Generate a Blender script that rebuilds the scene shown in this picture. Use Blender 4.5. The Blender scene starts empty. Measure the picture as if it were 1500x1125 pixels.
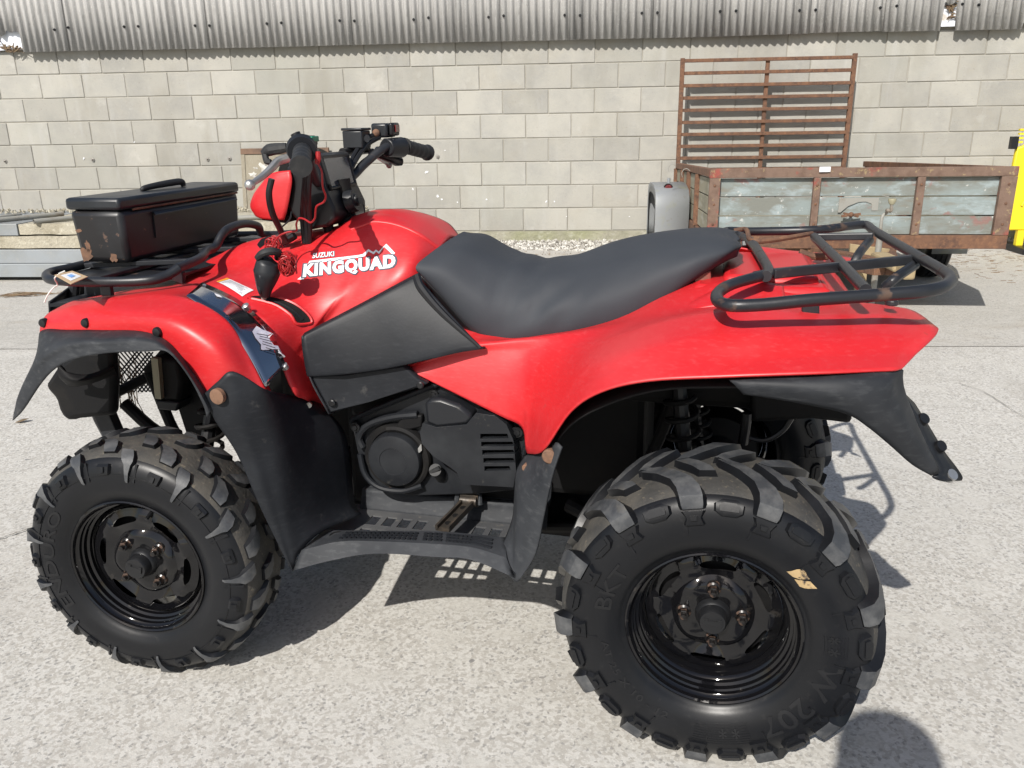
import bpy, bmesh, math, random
from mathutils import Vector, Matrix
from mathutils.bvhtree import BVHTree

R = math.radians
rng = random.Random(11)
sc = bpy.context.scene
col = sc.collection

# ------------------------------------------------------------------ camera
cd = bpy.data.cameras.new('camera')
cd.sensor_width = 36.0
cd.sensor_fit = 'HORIZONTAL'
cd.lens = 28.7892
cd.clip_start = 0.05
cd.clip_end = 1000
cam = bpy.data.objects.new('camera', cd)
col.objects.link(cam)
cam.matrix_world = Matrix(((0.999867, 0.016315, -0.000000, 0.000000), (-0.005038, 0.308756, -0.951128, 0.000000), (-0.015517, 0.951001, 0.308797, 1.237908), (0.000000, 0.000000, 0.000000, 1.000000)))
sc.camera = cam

# ------------------------------------------------------------------ light
SUN_AZ, SUN_EL = 24.7, 41.0          # travel direction: clockwise from +Y, and height above the horizon
w = bpy.data.worlds.new('World')
sc.world = w
w.use_nodes = True
wn = w.node_tree
sky = wn.nodes.new('ShaderNodeTexSky')
sky.sky_type = 'NISHITA'
sky.sun_disc = False
sky.sun_elevation = R(SUN_EL)
sky.sun_rotation = R(180 + SUN_AZ)
sky.air_density = 1.0
sky.dust_density = 1.6
sky.ozone_density = 0.5
bgn = wn.nodes['Background']
wn.links.new(sky.outputs[0], bgn.inputs[0])
bgn.inputs[1].default_value = 0.092
sl = bpy.data.lights.new('sun', 'SUN')
sl.energy = 4.8
sl.angle = R(0.53)
sl.color = (1.0, 0.955, 0.89)
so = bpy.data.objects.new('sun', sl)
col.objects.link(so)
so.rotation_euler = Vector((math.sin(R(SUN_AZ)) * math.cos(R(SUN_EL)), math.cos(R(SUN_AZ)) * math.cos(R(SUN_EL)),
                            -math.sin(R(SUN_EL)))).to_track_quat('-Z', 'Y').to_euler()
so.location = (-3, -6, 8)
sc.cycles.max_bounces = 6
sc.cycles.diffuse_bounces = 3
sc.cycles.glossy_bounces = 3
sc.cycles.transmission_bounces = 2
sc.cycles.use_adaptive_sampling = True
sc.cycles.adaptive_threshold = 0.02
sc.view_settings.view_transform = 'Standard'
sc.view_settings.look = 'None'
sc.view_settings.exposure = 0.20
sc.view_settings.gamma = 1.0
sc.view_settings.use_curve_mapping = False


# ------------------------------------------------------------------ materials
def lin(r, g, b):
    f = lambda c: (c / 255 / 12.92) if c / 255 <= 0.04045 else ((c / 255 + 0.055) / 1.055) ** 2.4
    return (f(r), f(g), f(b))


def pm(name, base, rough=0.5, metal=0.0, layers=(), bumps=(), coat=0.0, rnd=0.0, spec=0.5, coords='Object', jitter=False):
    """layers: (kind, scale, lo, hi, colour, rough or None, (sx,sy,sz)); bumps: (kind, scale, strength, distance, (sx,sy,sz))"""
    m = bpy.data.materials.new(name)
    m.use_nodes = True
    nt = m.node_tree
    N = nt.nodes
    L = nt.links
    b = N['Principled BSDF']
    tc = N.new('ShaderNodeTexCoord')
    vec = tc.outputs[coords]
    oi = None
    if jitter or rnd:
        oi = N.new('ShaderNodeObjectInfo')
    if jitter:
        mu = N.new('ShaderNodeVectorMath'); mu.operation = 'ADD'
        sc_ = N.new('ShaderNodeMath'); sc_.operation = 'MULTIPLY'; sc_.inputs[1].default_value = 57.0
        L.new(oi.outputs['Random'], sc_.inputs[0])
        L.new(vec, mu.inputs[0]); L.new(sc_.outputs[0], mu.inputs[1])
        vec = mu.outputs[0]

    geo = None

    def tex(kind, scale, st):
        nonlocal geo
        v = vec
        if kind == 'N':
            if geo is None: geo = N.new('ShaderNodeNewGeometry')
            v = geo.outputs['Position']
        if st:
            mp = N.new('ShaderNodeMapping'); mp.inputs['Scale'].default_value = st
            L.new(v, mp.inputs[0]); v = mp.outputs[0]
        if kind == 'v':
            t = N.new('ShaderNodeTexVoronoi'); t.inputs['Scale'].default_value = scale; o = t.outputs['Distance']
        elif kind == 'c':
            t = N.new('ShaderNodeTexVoronoi'); t.inputs['Scale'].default_value = scale; o = t.outputs['Color']
        elif kind == 'e':
            t = N.new('ShaderNodeTexVoronoi'); t.feature = 'DISTANCE_TO_EDGE'; t.inputs['Scale'].default_value = scale; o = t.outputs[0]
        elif kind == 'w':
            t = N.new('ShaderNodeTexWave'); t.inputs['Scale'].default_value = scale; t.inputs['Distortion'].default_value = 1.5; o = t.outputs['Fac']
        else:
            t = N.new('ShaderNodeTexNoise'); t.inputs['Scale'].default_value = scale
            t.inputs['Detail'].default_value = 4 if kind in 'nN' else 2
            t.inputs['Roughness'].default_value = 0.62
            o = t.outputs['Fac']
        L.new(v, t.inputs['Vector'])
        return o

    cur = N.new('ShaderNodeRGB'); cur.outputs[0].default_value = (*base, 1); cur = cur.outputs[0]
    rv = N.new('ShaderNodeValue'); rv.outputs[0].default_value = rough; rv = rv.outputs[0]
    for ly in layers:
        kind, scale, lo, hi, c = ly[:5]
        r_ = ly[5] if len(ly) > 5 else None
        st = ly[6] if len(ly) > 6 else None
        amt = ly[7] if len(ly) > 7 else 1.0
        o = tex(kind, scale, st)
        mr = N.new('ShaderNodeMapRange'); mr.inputs[1].default_value = lo; mr.inputs[2].default_value = hi; mr.inputs[4].default_value = amt
        L.new(o, mr.inputs[0])
        mx = N.new('ShaderNodeMix'); mx.data_type = 'RGBA'
        L.new(mr.outputs[0], mx.inputs[0]); L.new(cur, mx.inputs[6]); mx.inputs[7].default_value = (*c, 1)
        cur = mx.outputs[2]
        if r_ is not None:
            m2 = N.new('ShaderNodeMix')
            L.new(mr.outputs[0], m2.inputs[0]); L.new(rv, m2.inputs[2]); m2.inputs[3].default_value = r_
            rv = m2.outputs[0]
    if rnd:
        hs = N.new('ShaderNodeHueSaturation')
        mr = N.new('ShaderNodeMapRange'); mr.inputs[3].default_value = 1 - rnd; mr.inputs[4].default_value = 1 + rnd
        L.new(oi.outputs['Random'], mr.inputs[0]); L.new(mr.outputs[0], hs.inputs['Value']); L.new(cur, hs.inputs['Color'])
        cur = hs.outputs[0]
    L.new(cur, b.inputs['Base Color'])
    L.new(rv, b.inputs['Roughness'])
    b.inputs['Metallic'].default_value = metal
    b.inputs['Coat Weight'].default_value = coat
    b.inputs['Coat Roughness'].default_value = 0.12
    b.inputs['Specular IOR Level'].default_value = spec
    prev = None
    for bp in bumps:
        kind, scale, strength, dist = bp[:4]
        st = bp[4] if len(bp) > 4 else None
        o = tex(kind, scale, st)
        bn = N.new('ShaderNodeBump'); bn.inputs['Strength'].default_value = strength; bn.inputs['Distance'].default_value = dist
        L.new(o, bn.inputs['Height'])
        if prev: L.new(prev, bn.inputs['Normal'])
        prev = bn.outputs[0]
    if prev: L.new(prev, b.inputs['Normal'])
    return m


M = {}
M['concrete'] = pm('yard_concrete', (0.545, 0.532, 0.497), 0.9, 0, [
    ('n', 0.45, 0.40, 0.66, (0.455, 0.444, 0.415), None, None, 0.8),
    ('n', 2.4, 0.46, 0.72, (0.545, 0.53, 0.49), None, None, 0.6),
    ('n', 0.8, 0.60, 0.76, (0.39, 0.352, 0.29), None, None, 0.45),
    ('n', 1.5, 0.585, 0.68, (0.385, 0.368, 0.335), None, (1, 0.6, 1), 0.6),
    ('n', 14, 0.50, 0.68, (0.40, 0.387, 0.35), None, None, 0.65),
    ('n', 75, 0.52, 0.62, (0.37, 0.355, 0.32), None, None, 0.6),
    ('c', 125, 0.50, 0.66, (0.365, 0.345, 0.31), None, None, 0.75),
    ('c', 160, 0.78, 0.83, (0.22, 0.215, 0.205), None, None, 0.65),
    ('v', 105, 0.26, 0.12, (0.60, 0.585, 0.545), None, None, 0.6),
    ('n', 7, 0.52, 0.66, (0.52, 0.505, 0.465), None, None, 0.6),
    ('c', 75, 0.955, 0.97, (0.13, 0.13, 0.135), None, None, 0.7)],
    [('n', 130, 0.28, 0.004), ('n', 26, 0.22, 0.008), ('n', 4, 0.15, 0.02)])
M['farslab'] = pm('far_slab_concrete', (0.46, 0.447, 0.413), 0.9, 0, [
    ('n', 0.6, 0.40, 0.66, (0.375, 0.362, 0.332), None, (1, 2.2, 1), 0.8),
    ('n', 1.3, 0.54, 0.70, (0.33, 0.285, 0.22), None, (0.7, 2, 1), 0.65),
    ('n', 9, 0.45, 0.68, (0.485, 0.47, 0.435), None, (0.5, 2, 1), 0.7),
    ('n', 40, 0.52, 0.66, (0.325, 0.312, 0.282), None, (0.6, 1.5, 1), 0.6),
    ('c', 120, 0.62, 0.74, (0.33, 0.312, 0.28), None, None, 0.6), ('c', 150, 0.80, 0.85, (0.22, 0.215, 0.205), None, None, 0.7),
    ('n', 5, 0.68, 0.74, (0.56, 0.55, 0.52), None, None, 0.6)],
    [('n', 60, 0.3, 0.006), ('n', 8, 0.25, 0.012)])
M['block'] = pm('concrete_block', (0.375, 0.364, 0.326), 0.93, 0, [
    ('n', 3.2, 0.42, 0.68, (0.305, 0.30, 0.278), None, None, 0.85),
    ('n', 2.3, 0.55, 0.75, (0.325, 0.302, 0.252), None, None, 0.55),
    ('n', 45, 0.48, 0.72, (0.37, 0.355, 0.32), None, None, 0.5),
    ('n', 6, 0.60, 0.74, (0.45, 0.44, 0.405), None, None, 0.5),
    ('c', 110, 0.88, 0.94, (0.27, 0.25, 0.22), None, None, 0.45),
    ('N', 0.7, 0.50, 0.66, (0.345, 0.345, 0.305), None, None, 0.6), ('N', 1.1, 0.52, 0.72, (0.27, 0.258, 0.22), None, (1.6, 1, 0.55), 0.65), ('N', 6, 0.58, 0.75, (0.40, 0.395, 0.375), None, (1.5, 1, 0.2), 0.5)],
    [('n', 90, 0.5, 0.004), ('n', 12, 0.25, 0.008)], rnd=0.10, jitter=True)
M['mortar'] = pm('mortar', (0.34, 0.325, 0.285), 0.95, 0, [('n', 3, 0.4, 0.7, (0.23, 0.215, 0.18), None, None, 0.8)], [('n', 60, 0.5, 0.006)])
M['footing'] = pm('footing_concrete', (0.34, 0.325, 0.26), 0.95, 0, [
    ('n', 4, 0.42, 0.66, (0.24, 0.235, 0.17)), ('n', 14, 0.55, 0.7, (0.42, 0.41, 0.35)), ('n', 1.7, 0.5, 0.7, (0.30, 0.31, 0.17), None, None, 0.6)],
    [('n', 25, 0.6, 0.02)])
M['cladding'] = pm('fibre_cement', (0.41, 0.405, 0.39), 0.92, 0, [
    ('n', 4, 0.44, 0.66, (0.235, 0.232, 0.225), None, (1, 1, 0.10), 0.8),
    ('n', 26, 0.45, 0.7, (0.50, 0.495, 0.478), None, (1, 1, 0.06), 0.7),
    ('n', 40, 0.56, 0.7, (0.23, 0.225, 0.215), None, (1, 1, 0.25), 0.55),
    ('n', 90, 0.60, 0.70, (0.68, 0.68, 0.66), None, None, 0.6)],
    [('n', 70, 0.5, 0.006)], rnd=0.09, jitter=True)
M['whitesheet'] = pm('pale_lining_sheet', (0.74, 0.78, 0.84), 0.6, 0, [('n', 7, 0.6, 0.75, (0.5, 0.45, 0.38))])
M['rust'] = pm('rusty_steel', (0.165, 0.085, 0.050), 0.85, 0.1, [
    ('n', 14, 0.4, 0.65, (0.095, 0.052, 0.036)), ('n', 45, 0.5, 0.7, (0.25, 0.125, 0.065), None, None, 0.7),
    ('n', 5, 0.62, 0.75, (0.20, 0.155, 0.125), None, None, 0.7)], [('n', 80, 0.5, 0.003)], jitter=True)
M['rustred'] = pm('rusty_red_paint', (0.175, 0.115, 0.085), 0.8, 0.05, [
    ('n', 5.5, 0.56, 0.62, (0.29, 0.06, 0.045), None, None, 0.85), ('n', 16, 0.45, 0.65, (0.115, 0.070, 0.050), None, None, 0.8),
    ('n', 30, 0.60, 0.68, (0.34, 0.26, 0.13), None, None, 0.6)], [('n', 70, 0.5, 0.003)], jitter=True)
M['boardpaint'] = pm('flaking_blue_board', (0.225, 0.265, 0.26), 0.85, 0, [
    ('n', 3.0, 0.40, 0.60, (0.165, 0.165, 0.14), None, (1, 1, 2.5), 0.85), ('n', 7, 0.52, 0.66, (0.30, 0.355, 0.365), None, (1, 1, 2), 0.8),
    ('n', 5, 0.60, 0.66, (0.24, 0.125, 0.11), None, (1, 1, 1.5), 0.8), ('n', 14, 0.55, 0.7, (0.19, 0.17, 0.13), None, (0.4, 1, 2), 0.6), ('n', 30, 0.64, 0.70, (0.55, 0.55, 0.52), None, None, 0.7)],
    [('n', 40, 0.5, 0.003, (0.3, 1, 3))], jitter=True)
M['boardwood'] = pm('greyed_board', (0.27, 0.25, 0.18), 0.9, 0, [('n', 4, 0.4, 0.7, (0.19, 0.18, 0.13)), ('n', 22, 0.5, 0.7, (0.34, 0.33, 0.27), None, (0.2, 0.2, 1))],
    [('n', 40, 0.5, 0.003)], jitter=True)
M['guardgrey'] = pm('grey_mudguard', (0.27, 0.285, 0.295), 0.55, 0.2, [('n', 7, 0.55, 0.72, (0.28, 0.29, 0.24)), ('n', 30, 0.6, 0.7, (0.24, 0.24, 0.23))], [('n', 60, 0.2, 0.002)])
M['galv'] = pm('galvanised_steel', (0.31, 0.335, 0.355), 0.55, 0.35, [
    ('n', 3, 0.4, 0.7, (0.25, 0.262, 0.258)), ('n', 12, 0.55, 0.75, (0.37, 0.38, 0.375), None, None, 0.7), ('n', 4, 0.6, 0.75, (0.33, 0.32, 0.25), None, None, 0.6)],
    [('n', 40, 0.15, 0.002)], jitter=True)
M['slab'] = pm('rough_concrete_slab', (0.38, 0.35, 0.275), 0.95, 0, [
    ('n', 6, 0.42, 0.66, (0.27, 0.24, 0.175)), ('n', 24, 0.52, 0.7, (0.50, 0.47, 0.38)), ('n', 9, 0.66, 0.74, (0.15, 0.13, 0.10))], [('n', 30, 0.8, 0.015)], jitter=True)
M['pipe'] = pm('weathered_pipe', (0.30, 0.295, 0.265), 0.7, 0.2, [('n', 8, 0.5, 0.7, (0.20, 0.16, 0.12))], [('n', 60, 0.3, 0.002)])
M['wood'] = pm('weathered_wood', (0.28, 0.25, 0.19), 0.9, 0, [('n', 5, 0.4, 0.7, (0.19, 0.165, 0.12)), ('n', 30, 0.5, 0.7, (0.36, 0.335, 0.28), None, (6, 6, 0.4), 0.7),
    ('n', 4, 0.63, 0.66, (0.62, 0.62, 0.58))], [('n', 50, 0.4, 0.003)])
M['brownwood'] = pm('brown_timber', (0.17, 0.105, 0.07), 0.85, 0, [('n', 12, 0.45, 0.7, (0.11, 0.07, 0.05))], [('n', 50, 0.4, 0.003)])
M['gravel'] = pm('gravel_stone', (0.56, 0.545, 0.50), 0.9, 0, [('c', 22, 0.35, 0.75, (0.24, 0.22, 0.19)), ('n', 30, 0.55, 0.7, (0.68, 0.67, 0.64))], [('n', 80, 0.4, 0.004)])
M['yellow'] = pm('yellow_plastic', (0.80, 0.62, 0.02), 0.45, 0, [('n', 9, 0.6, 0.75, (0.55, 0.42, 0.04), None, None, 0.6)], [('n', 50, 0.15, 0.002)])
M['leaf'] = pm('dry_leaf', (0.20, 0.145, 0.085), 0.9, 0, [('n', 25, 0.4, 0.7, (0.12, 0.075, 0.05))])
# atv
M['red'] = pm('red_plastic', (0.53, 0.0165, 0.0205), 0.40, 0, [
    ('n', 5, 0.45, 0.75, (0.56, 0.042, 0.047), 0.5, None, 0.7),
    ('n', 60, 0.52, 0.80, (0.60, 0.080, 0.085), 0.52, (1.0, 1, 5.0), 0.40),
    ('n', 3.3, 0.60, 0.78, (0.48, 0.022, 0.025), 0.5, None, 0.4),
    ('n', 24, 0.68, 0.76, (0.22, 0.070, 0.055), 0.7, None, 0.35)],
    [('n', 9, 0.07, 0.006), ('n', 40, 0.06, 0.002, (1, 1, 6))], spec=0.5)
M['black'] = pm('weathered_black_plastic', (0.0115, 0.0130, 0.0160), 0.47, 0, [
    ('n', 6, 0.45, 0.75, (0.021, 0.0235, 0.028), 0.48, None, 0.8),
    ('n', 40, 0.52, 0.78, (0.042, 0.045, 0.050), 0.55, (1, 1, 4), 0.3),
    ('n', 18, 0.66, 0.76, (0.10, 0.097, 0.090), 0.8, None, 0.4)],
    [('n', 200, 0.12, 0.001), ('n', 12, 0.05, 0.006)], spec=0.22)
M['blackdusty'] = pm('dusty_black_plastic', (0.022, 0.0242, 0.0280), 0.60, 0, [
    ('n', 5, 0.4, 0.7, (0.046, 0.0495, 0.055), 0.66, None, 0.85), ('n', 35, 0.52, 0.74, (0.082, 0.086, 0.090), 0.62, (1, 1, 3), 0.5),
    ('n', 20, 0.66, 0.75, (0.15, 0.142, 0.125), 0.85, None, 0.5)], [('n', 200, 0.15, 0.001), ('n', 10, 0.05, 0.006)], spec=0.25)
M['floorgrey'] = pm('worn_footboard', (0.060, 0.062, 0.066), 0.7, 0, [('n', 7, 0.45, 0.7, (0.095, 0.096, 0.097), 0.75), ('n', 26, 0.6, 0.72, (0.19, 0.175, 0.145), 0.9, None, 0.7)], [('n', 120, 0.25, 0.002)])
M['flare'] = pm('faded_flare_plastic', (0.0165, 0.0182, 0.0215), 0.55, 0, [('n', 5, 0.4, 0.7, (0.032, 0.0345, 0.039), 0.6, None, 0.85), ('n', 35, 0.52, 0.74, (0.062, 0.065, 0.069), 0.62, (1, 1, 3), 0.45)], [('n', 200, 0.15, 0.001)], spec=0.25)
M['shroud'] = pm('engine_cover_plastic', (0.0135, 0.0148, 0.0175), 0.36, 0, [('n', 8, 0.45, 0.75, (0.030, 0.0325, 0.036), 0.46, None, 0.8), ('n', 30, 0.66, 0.74, (0.10, 0.095, 0.08), 0.8, None, 0.4)], [('n', 300, 0.2, 0.001)], spec=0.28)
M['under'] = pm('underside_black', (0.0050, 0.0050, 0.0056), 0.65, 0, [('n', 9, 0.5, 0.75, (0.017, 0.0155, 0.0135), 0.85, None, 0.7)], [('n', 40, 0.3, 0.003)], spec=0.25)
M['seat'] = pm('seat_vinyl', (0.038, 0.0425, 0.050), 0.62, 0, [('n', 4, 0.42, 0.72, (0.047, 0.052, 0.060), 0.68)], [('v', 700, 0.12, 0.0006), ('n', 26, 0.10, 0.004), ('n', 5, 0.10, 0.012)], spec=0.22)
M['rubber'] = pm('tyre_rubber', (0.0070, 0.0076, 0.0092), 0.36, 0, [
    ('n', 5, 0.45, 0.75, (0.0115, 0.0125, 0.015), 0.42, None, 0.8), ('n', 60, 0.60, 0.75, (0.030, 0.029, 0.028), 0.7, None, 0.25)], [('n', 120, 0.10, 0.001)], spec=0.3)
M['tread'] = pm('muddy_tread', (0.040, 0.039, 0.037), 0.7, 0, [
    ('n', 9, 0.44, 0.62, (0.072, 0.066, 0.056), 0.95, None, 0.85), ('n', 80, 0.59, 0.70, (0.20, 0.17, 0.12), 1.0, None, 0.45)], [('n', 90, 0.5, 0.004)])
M['lug'] = pm('worn_lug_top', (0.040, 0.043, 0.048), 0.5, 0, [('n', 25, 0.42, 0.68, (0.10, 0.102, 0.104), 0.55, None, 0.9), ('n', 10, 0.6, 0.75, (0.11, 0.095, 0.07), 0.9, None, 0.6)], [('n', 120, 0.3, 0.002)])
M['letter'] = pm('raised_lettering', (0.0105, 0.011, 0.0125), 0.46, spec=0.35)
M['wheelnut'] = pm('black_wheel_nut', (0.012, 0.011, 0.011), 0.3, 0.2, [('n', 90, 0.5, 0.62, (0.085, 0.050, 0.034), 0.8)])
M['grime'] = pm('oily_steel', (0.060, 0.052, 0.044), 0.45, 0.5, [('n', 30, 0.5, 0.7, (0.15, 0.11, 0.075), 0.8, None, 0.6)], [('n', 80, 0.3, 0.002)])
M['gloss'] = pm('gloss_black_enamel', (0.0045, 0.0045, 0.0055), 0.07, 0, [('n', 22, 0.62, 0.67, (0.045, 0.040, 0.036), 0.6, None, 0.45), ('n', 5, 0.5, 0.8, (0.006, 0.006, 0.006), 0.14)], [('n', 45, 0.10, 0.002), ('n', 9, 0.10, 0.006)], coat=0.0, spec=0.5)
M['rack'] = pm('rack_paint', (0.013, 0.0145, 0.018), 0.40, 0, [('n', 14, 0.62, 0.68, (0.10, 0.060, 0.040), 0.85, None, 0.75), ('n', 5, 0.45, 0.75, (0.030, 0.032, 0.036), 0.52)], [('n', 120, 0.2, 0.001)])
M['steel'] = pm('bare_steel', (0.42, 0.41, 0.39), 0.38, 0.9, [('n', 30, 0.55, 0.7, (0.20, 0.13, 0.08), 0.8)], [('n', 90, 0.2, 0.001)])
M['alu'] = pm('cast_aluminium', (0.52, 0.52, 0.51), 0.42, 0.9, [('n', 15, 0.5, 0.75, (0.36, 0.36, 0.35), 0.55)])
M['mirror'] = pm('polished_sheet_metal', (0.34, 0.355, 0.39), 0.12, 1.0, [('n', 9, 0.55, 0.75, (0.25, 0.24, 0.24), 0.3)])
M['rustbolt'] = pm('rusty_bolt', (0.19, 0.105, 0.065), 0.85, 0.1, [('n', 60, 0.45, 0.7, (0.11, 0.065, 0.045))], [('n', 120, 0.4, 0.001)])
M['bolt'] = pm('dark_bolt', (0.012, 0.0125, 0.014), 0.40, 0.2)
M['toolbox'] = pm('toolbox_paint', (0.011, 0.0135, 0.017), 0.34, 0, [('n', 5, 0.5, 0.8, (0.024, 0.028, 0.033), 0.5)], [('n', 20, 0.08, 0.003)])
M['toolrust'] = pm('toolbox_rusty_paint', (0.0125, 0.0120, 0.0130), 0.36, 0, [
    ('n', 5, 0.5, 0.8, (0.022, 0.026, 0.031), 0.5), ('n', 40, 0.66, 0.70, (0.16, 0.10, 0.07), 0.9, None, 0.6)], [('n', 30, 0.15, 0.002)])
M['grip'] = pm('grip_rubber', (0.014, 0.015, 0.0165), 0.62, 0, [('n', 40, 0.5, 0.75, (0.034, 0.034, 0.033))], [('n', 200, 0.2, 0.001)])
M['screen'] = pm('display_glass', (0.03, 0.035, 0.045), 0.06, 0, [('n', 6, 0.4, 0.8, (0.07, 0.075, 0.085), 0.2)], coat=0.5)
M['white'] = pm('white_decal', (0.72, 0.73, 0.75), 0.4, 0, [('n', 60, 0.6, 0.75, (0.45, 0.44, 0.44))])
M['slate'] = pm('slate_decal', (0.055, 0.068, 0.095), 0.4)
M['ink'] = pm('black_ink', (0.03, 0.03, 0.035), 0.5)
M['orange'] = pm('orange_decal', (0.85, 0.38, 0.02), 0.4)
M['foil'] = pm('torn_label', (0.42, 0.42, 0.50), 0.38, 0.1, [('n', 30, 0.5, 0.7, (0.60, 0.60, 0.66))])
M['cord'] = pm('red_cord', (0.33, 0.012, 0.014), 0.45)
M['tan'] = pm('tan_mark', (0.46, 0.33, 0.17), 0.7, 0, [('n', 60, 0.5, 0.62, (0.05, 0.04, 0.035))])
M['card'] = pm('brown_card', (0.46, 0.33, 0.20), 0.8)
M['blueink'] = pm('blue_ink', (0.18, 0.36, 0.70), 0.6)
M['string'] = pm('white_string', (0.75, 0.74, 0.70), 0.8)
M['khaki'] = pm('khaki_metal', (0.36, 0.28, 0.16), 0.75, 0.1, [('n', 10, 0.45, 0.7, (0.22, 0.16, 0.09))], [('n', 40, 0.3, 0.003)])
M['lens'] = pm('red_lens', (0.13, 0.02, 0.022), 0.2, 0, coat=0.4)
M['green'] = pm('green_switch', (0.01, 0.18, 0.10), 0.4)
M['cloth'] = pm('dark_cloth', (0.05, 0.055, 0.07), 0.9)
M['skin'] = pm('skin', (0.55, 0.36, 0.28), 0.6)
M['pvc'] = pm('yellowed_plastic', (0.30, 0.28, 0.19), 0.6)


# ------------------------------------------------------------------ frames and objects
FR = {'world': Matrix.Identity(4), 'atv': Matrix(((0.969110, 0.246629, 0.000000, -0.723691), (-0.246629, 0.969110, 0.000000, 2.172789), (0.000000, 0.000000, 1.000000, 0.000000), (0.000000, 0.000000, 0.000000, 1.000000))), 'wall': Matrix(((0.996600, 0.082393, 0.000000, -4.979972), (-0.082393, 0.996600, 0.000000, 8.924347), (0.000000, 0.000000, 1.000000, 0.000000), (0.000000, 0.000000, 0.000000, 1.000000)))}
OFF = {}


def thing(name, label, cat, frame='world', off=(0, 0, 0), group=None):
    o = bpy.data.objects.new(name, None)
    o.empty_display_size = 0.1
    col.objects.link(o)
    o.matrix_world = FR[frame] @ Matrix.Translation(off)
    OFF[o.name] = Vector(off)
    o['label'] = label
    o['category'] = cat
    if group: o['group'] = group
    return o


def root_off(p):
    while p is not None:
        if p.name in OFF: return OFF[p.name]
        p = p.parent
    return Vector((0, 0, 0))


def raw_mesh(name, verts, faces, mat=None, smooth=True, angle=35, mats=None, fm=None):
    me = bpy.data.meshes.new(name)
    me.from_pydata([tuple(v) for v in verts], [], [tuple(f) for f in faces])
    me.validate()
    for m_ in (mats or ([mat] if mat else [])):
        me.materials.append(M[m_] if isinstance(m_, str) else m_)
    if fm and len(me.polygons) == len(fm):
        me.polygons.foreach_set('material_index', fm)
    bm = bmesh.new(); bm.from_mesh(me)
    bmesh.ops.recalc_face_normals(bm, faces=bm.faces)
    bm.to_mesh(me); bm.free()
    if smooth:
        me.shade_smooth()
        me.set_sharp_from_angle(angle=R(angle))
    return me


def mk(name, vf, mat, parent=None, smooth=True, angle=35, bevel=0, solid=0, soff=-1, sub=0, off=None, mats=None, fm=None, norecalc=False):
    """mesh object from (verts, faces); verts are in the parent's frame coordinates"""
    verts, faces = vf
    o_ = root_off(parent) if off is None else Vector(off)
    me = raw_mesh(name, [Vector(v) - o_ for v in verts], faces, mat, smooth, angle, mats, fm)
    ob = bpy.data.objects.new(name, me)
    col.objects.link(ob)
    if parent: ob.parent = parent
    if solid:
        s = ob.modifiers.new('solid', 'SOLIDIFY'); s.thickness = solid; s.offset = soff
    if bevel:
        b = ob.modifiers.new('bevel', 'BEVEL'); b.width = bevel; b.segments = 2; b.limit_method = 'ANGLE'; b.angle_limit = R(30); b.harden_normals = False
    if sub:
        s = ob.modifiers.new('sub', 'SUBSURF'); s.levels = sub; s.render_levels = sub
    return ob


def single(name, vf, mat, label, cat, frame='world', off=(0, 0, 0), group=None, **kw):
    ob = mk(name, vf, mat, None, off=off, **kw)
    ob.matrix_world = FR[frame] @ Matrix.Translation(off)
    ob['label'] = label
    ob['category'] = cat
    if group: ob['group'] = group
    return ob


def struct(name, vf, mat, frame='world', off=(0, 0, 0), kind='structure', label=None, **kw):
    ob = mk(name, vf, mat, None, off=off, **kw)
    ob.matrix_world = FR[frame] @ Matrix.Translation(off)
    ob['kind'] = kind
    if label: ob['label'] = label
    return ob


def inst(name, me, parent, loc, rot=(0, 0, 0), scale=(1, 1, 1)):
    ob = bpy.data.objects.new(name, me)
    col.objects.link(ob)
    ob.parent = parent
    ob.location = Vector(loc) - root_off(parent)
    ob.rotation_euler = rot
    ob.scale = scale
    return ob


# ------------------------------------------------------------------ shapes: every one returns (verts, faces)
def join(*parts):
    V, F = [], []
    for v, f in parts:
        n = len(V)
        V += [tuple(x) for x in v]
        F += [tuple(i + n for i in q) for q in f]
    return V, F


def box(a, b):
    (x0, y0, z0), (x1, y1, z1) = a, b
    return ([(x0, y0, z0), (x1, y0, z0), (x1, y1, z0), (x0, y1, z0), (x0, y0, z1), (x1, y0, z1), (x1, y1, z1), (x0, y1, z1)],
            [(0, 3, 2, 1), (4, 5, 6, 7), (0, 1, 5, 4), (1, 2, 6, 5), (2, 3, 7, 6), (3, 0, 4, 7)])


def beam(p, q, w_, t, up=(0, 0, 1)):
    """rectangular bar from p to q, width w_ along 'side', thickness t along 'up'"""
    p, q = Vector(p), Vector(q)
    d = (q - p).normalized()
    u = Vector(up); u = (u - d * u.dot(d)).normalized()
    s = d.cross(u)
    V = []
    for c in (p, q):
        for a, b in ((-1, -1), (1, -1), (1, 1), (-1, 1)):
            V.append(c + s * a * w_ / 2 + u * b * t / 2)
    return V, [(0, 1, 2, 3), (7, 6, 5, 4), (0, 4, 5, 1), (1, 5, 6, 2), (2, 6, 7, 3), (3, 7, 4, 0)]


def cr(p0, p1, p2, p3, t):
    return p1 + 0.5 * t * ((p2 - p0) + t * ((2 * p0 - 5 * p1 + 4 * p2 - p3) + t * (3 * (p1 - p2) + p3 - p0)))


def spline(pts, k, closed=False):
    P = [Vector(p) for p in pts]
    n = len(P)
    if k <= 1: return P
    out = []
    for i in range(n if closed else n - 1):
        g = lambda j: P[j % n] if closed else (P[j] if 0 <= j < n else (2 * P[0] - P[1] if j < 0 else 2 * P[-1] - P[-2]))
        for s in range(k):
            out.append(cr(g(i - 1), g(i), g(i + 1), g(i + 2), s / k))
    if not closed: out.append(P[-1])
    return out


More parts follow.
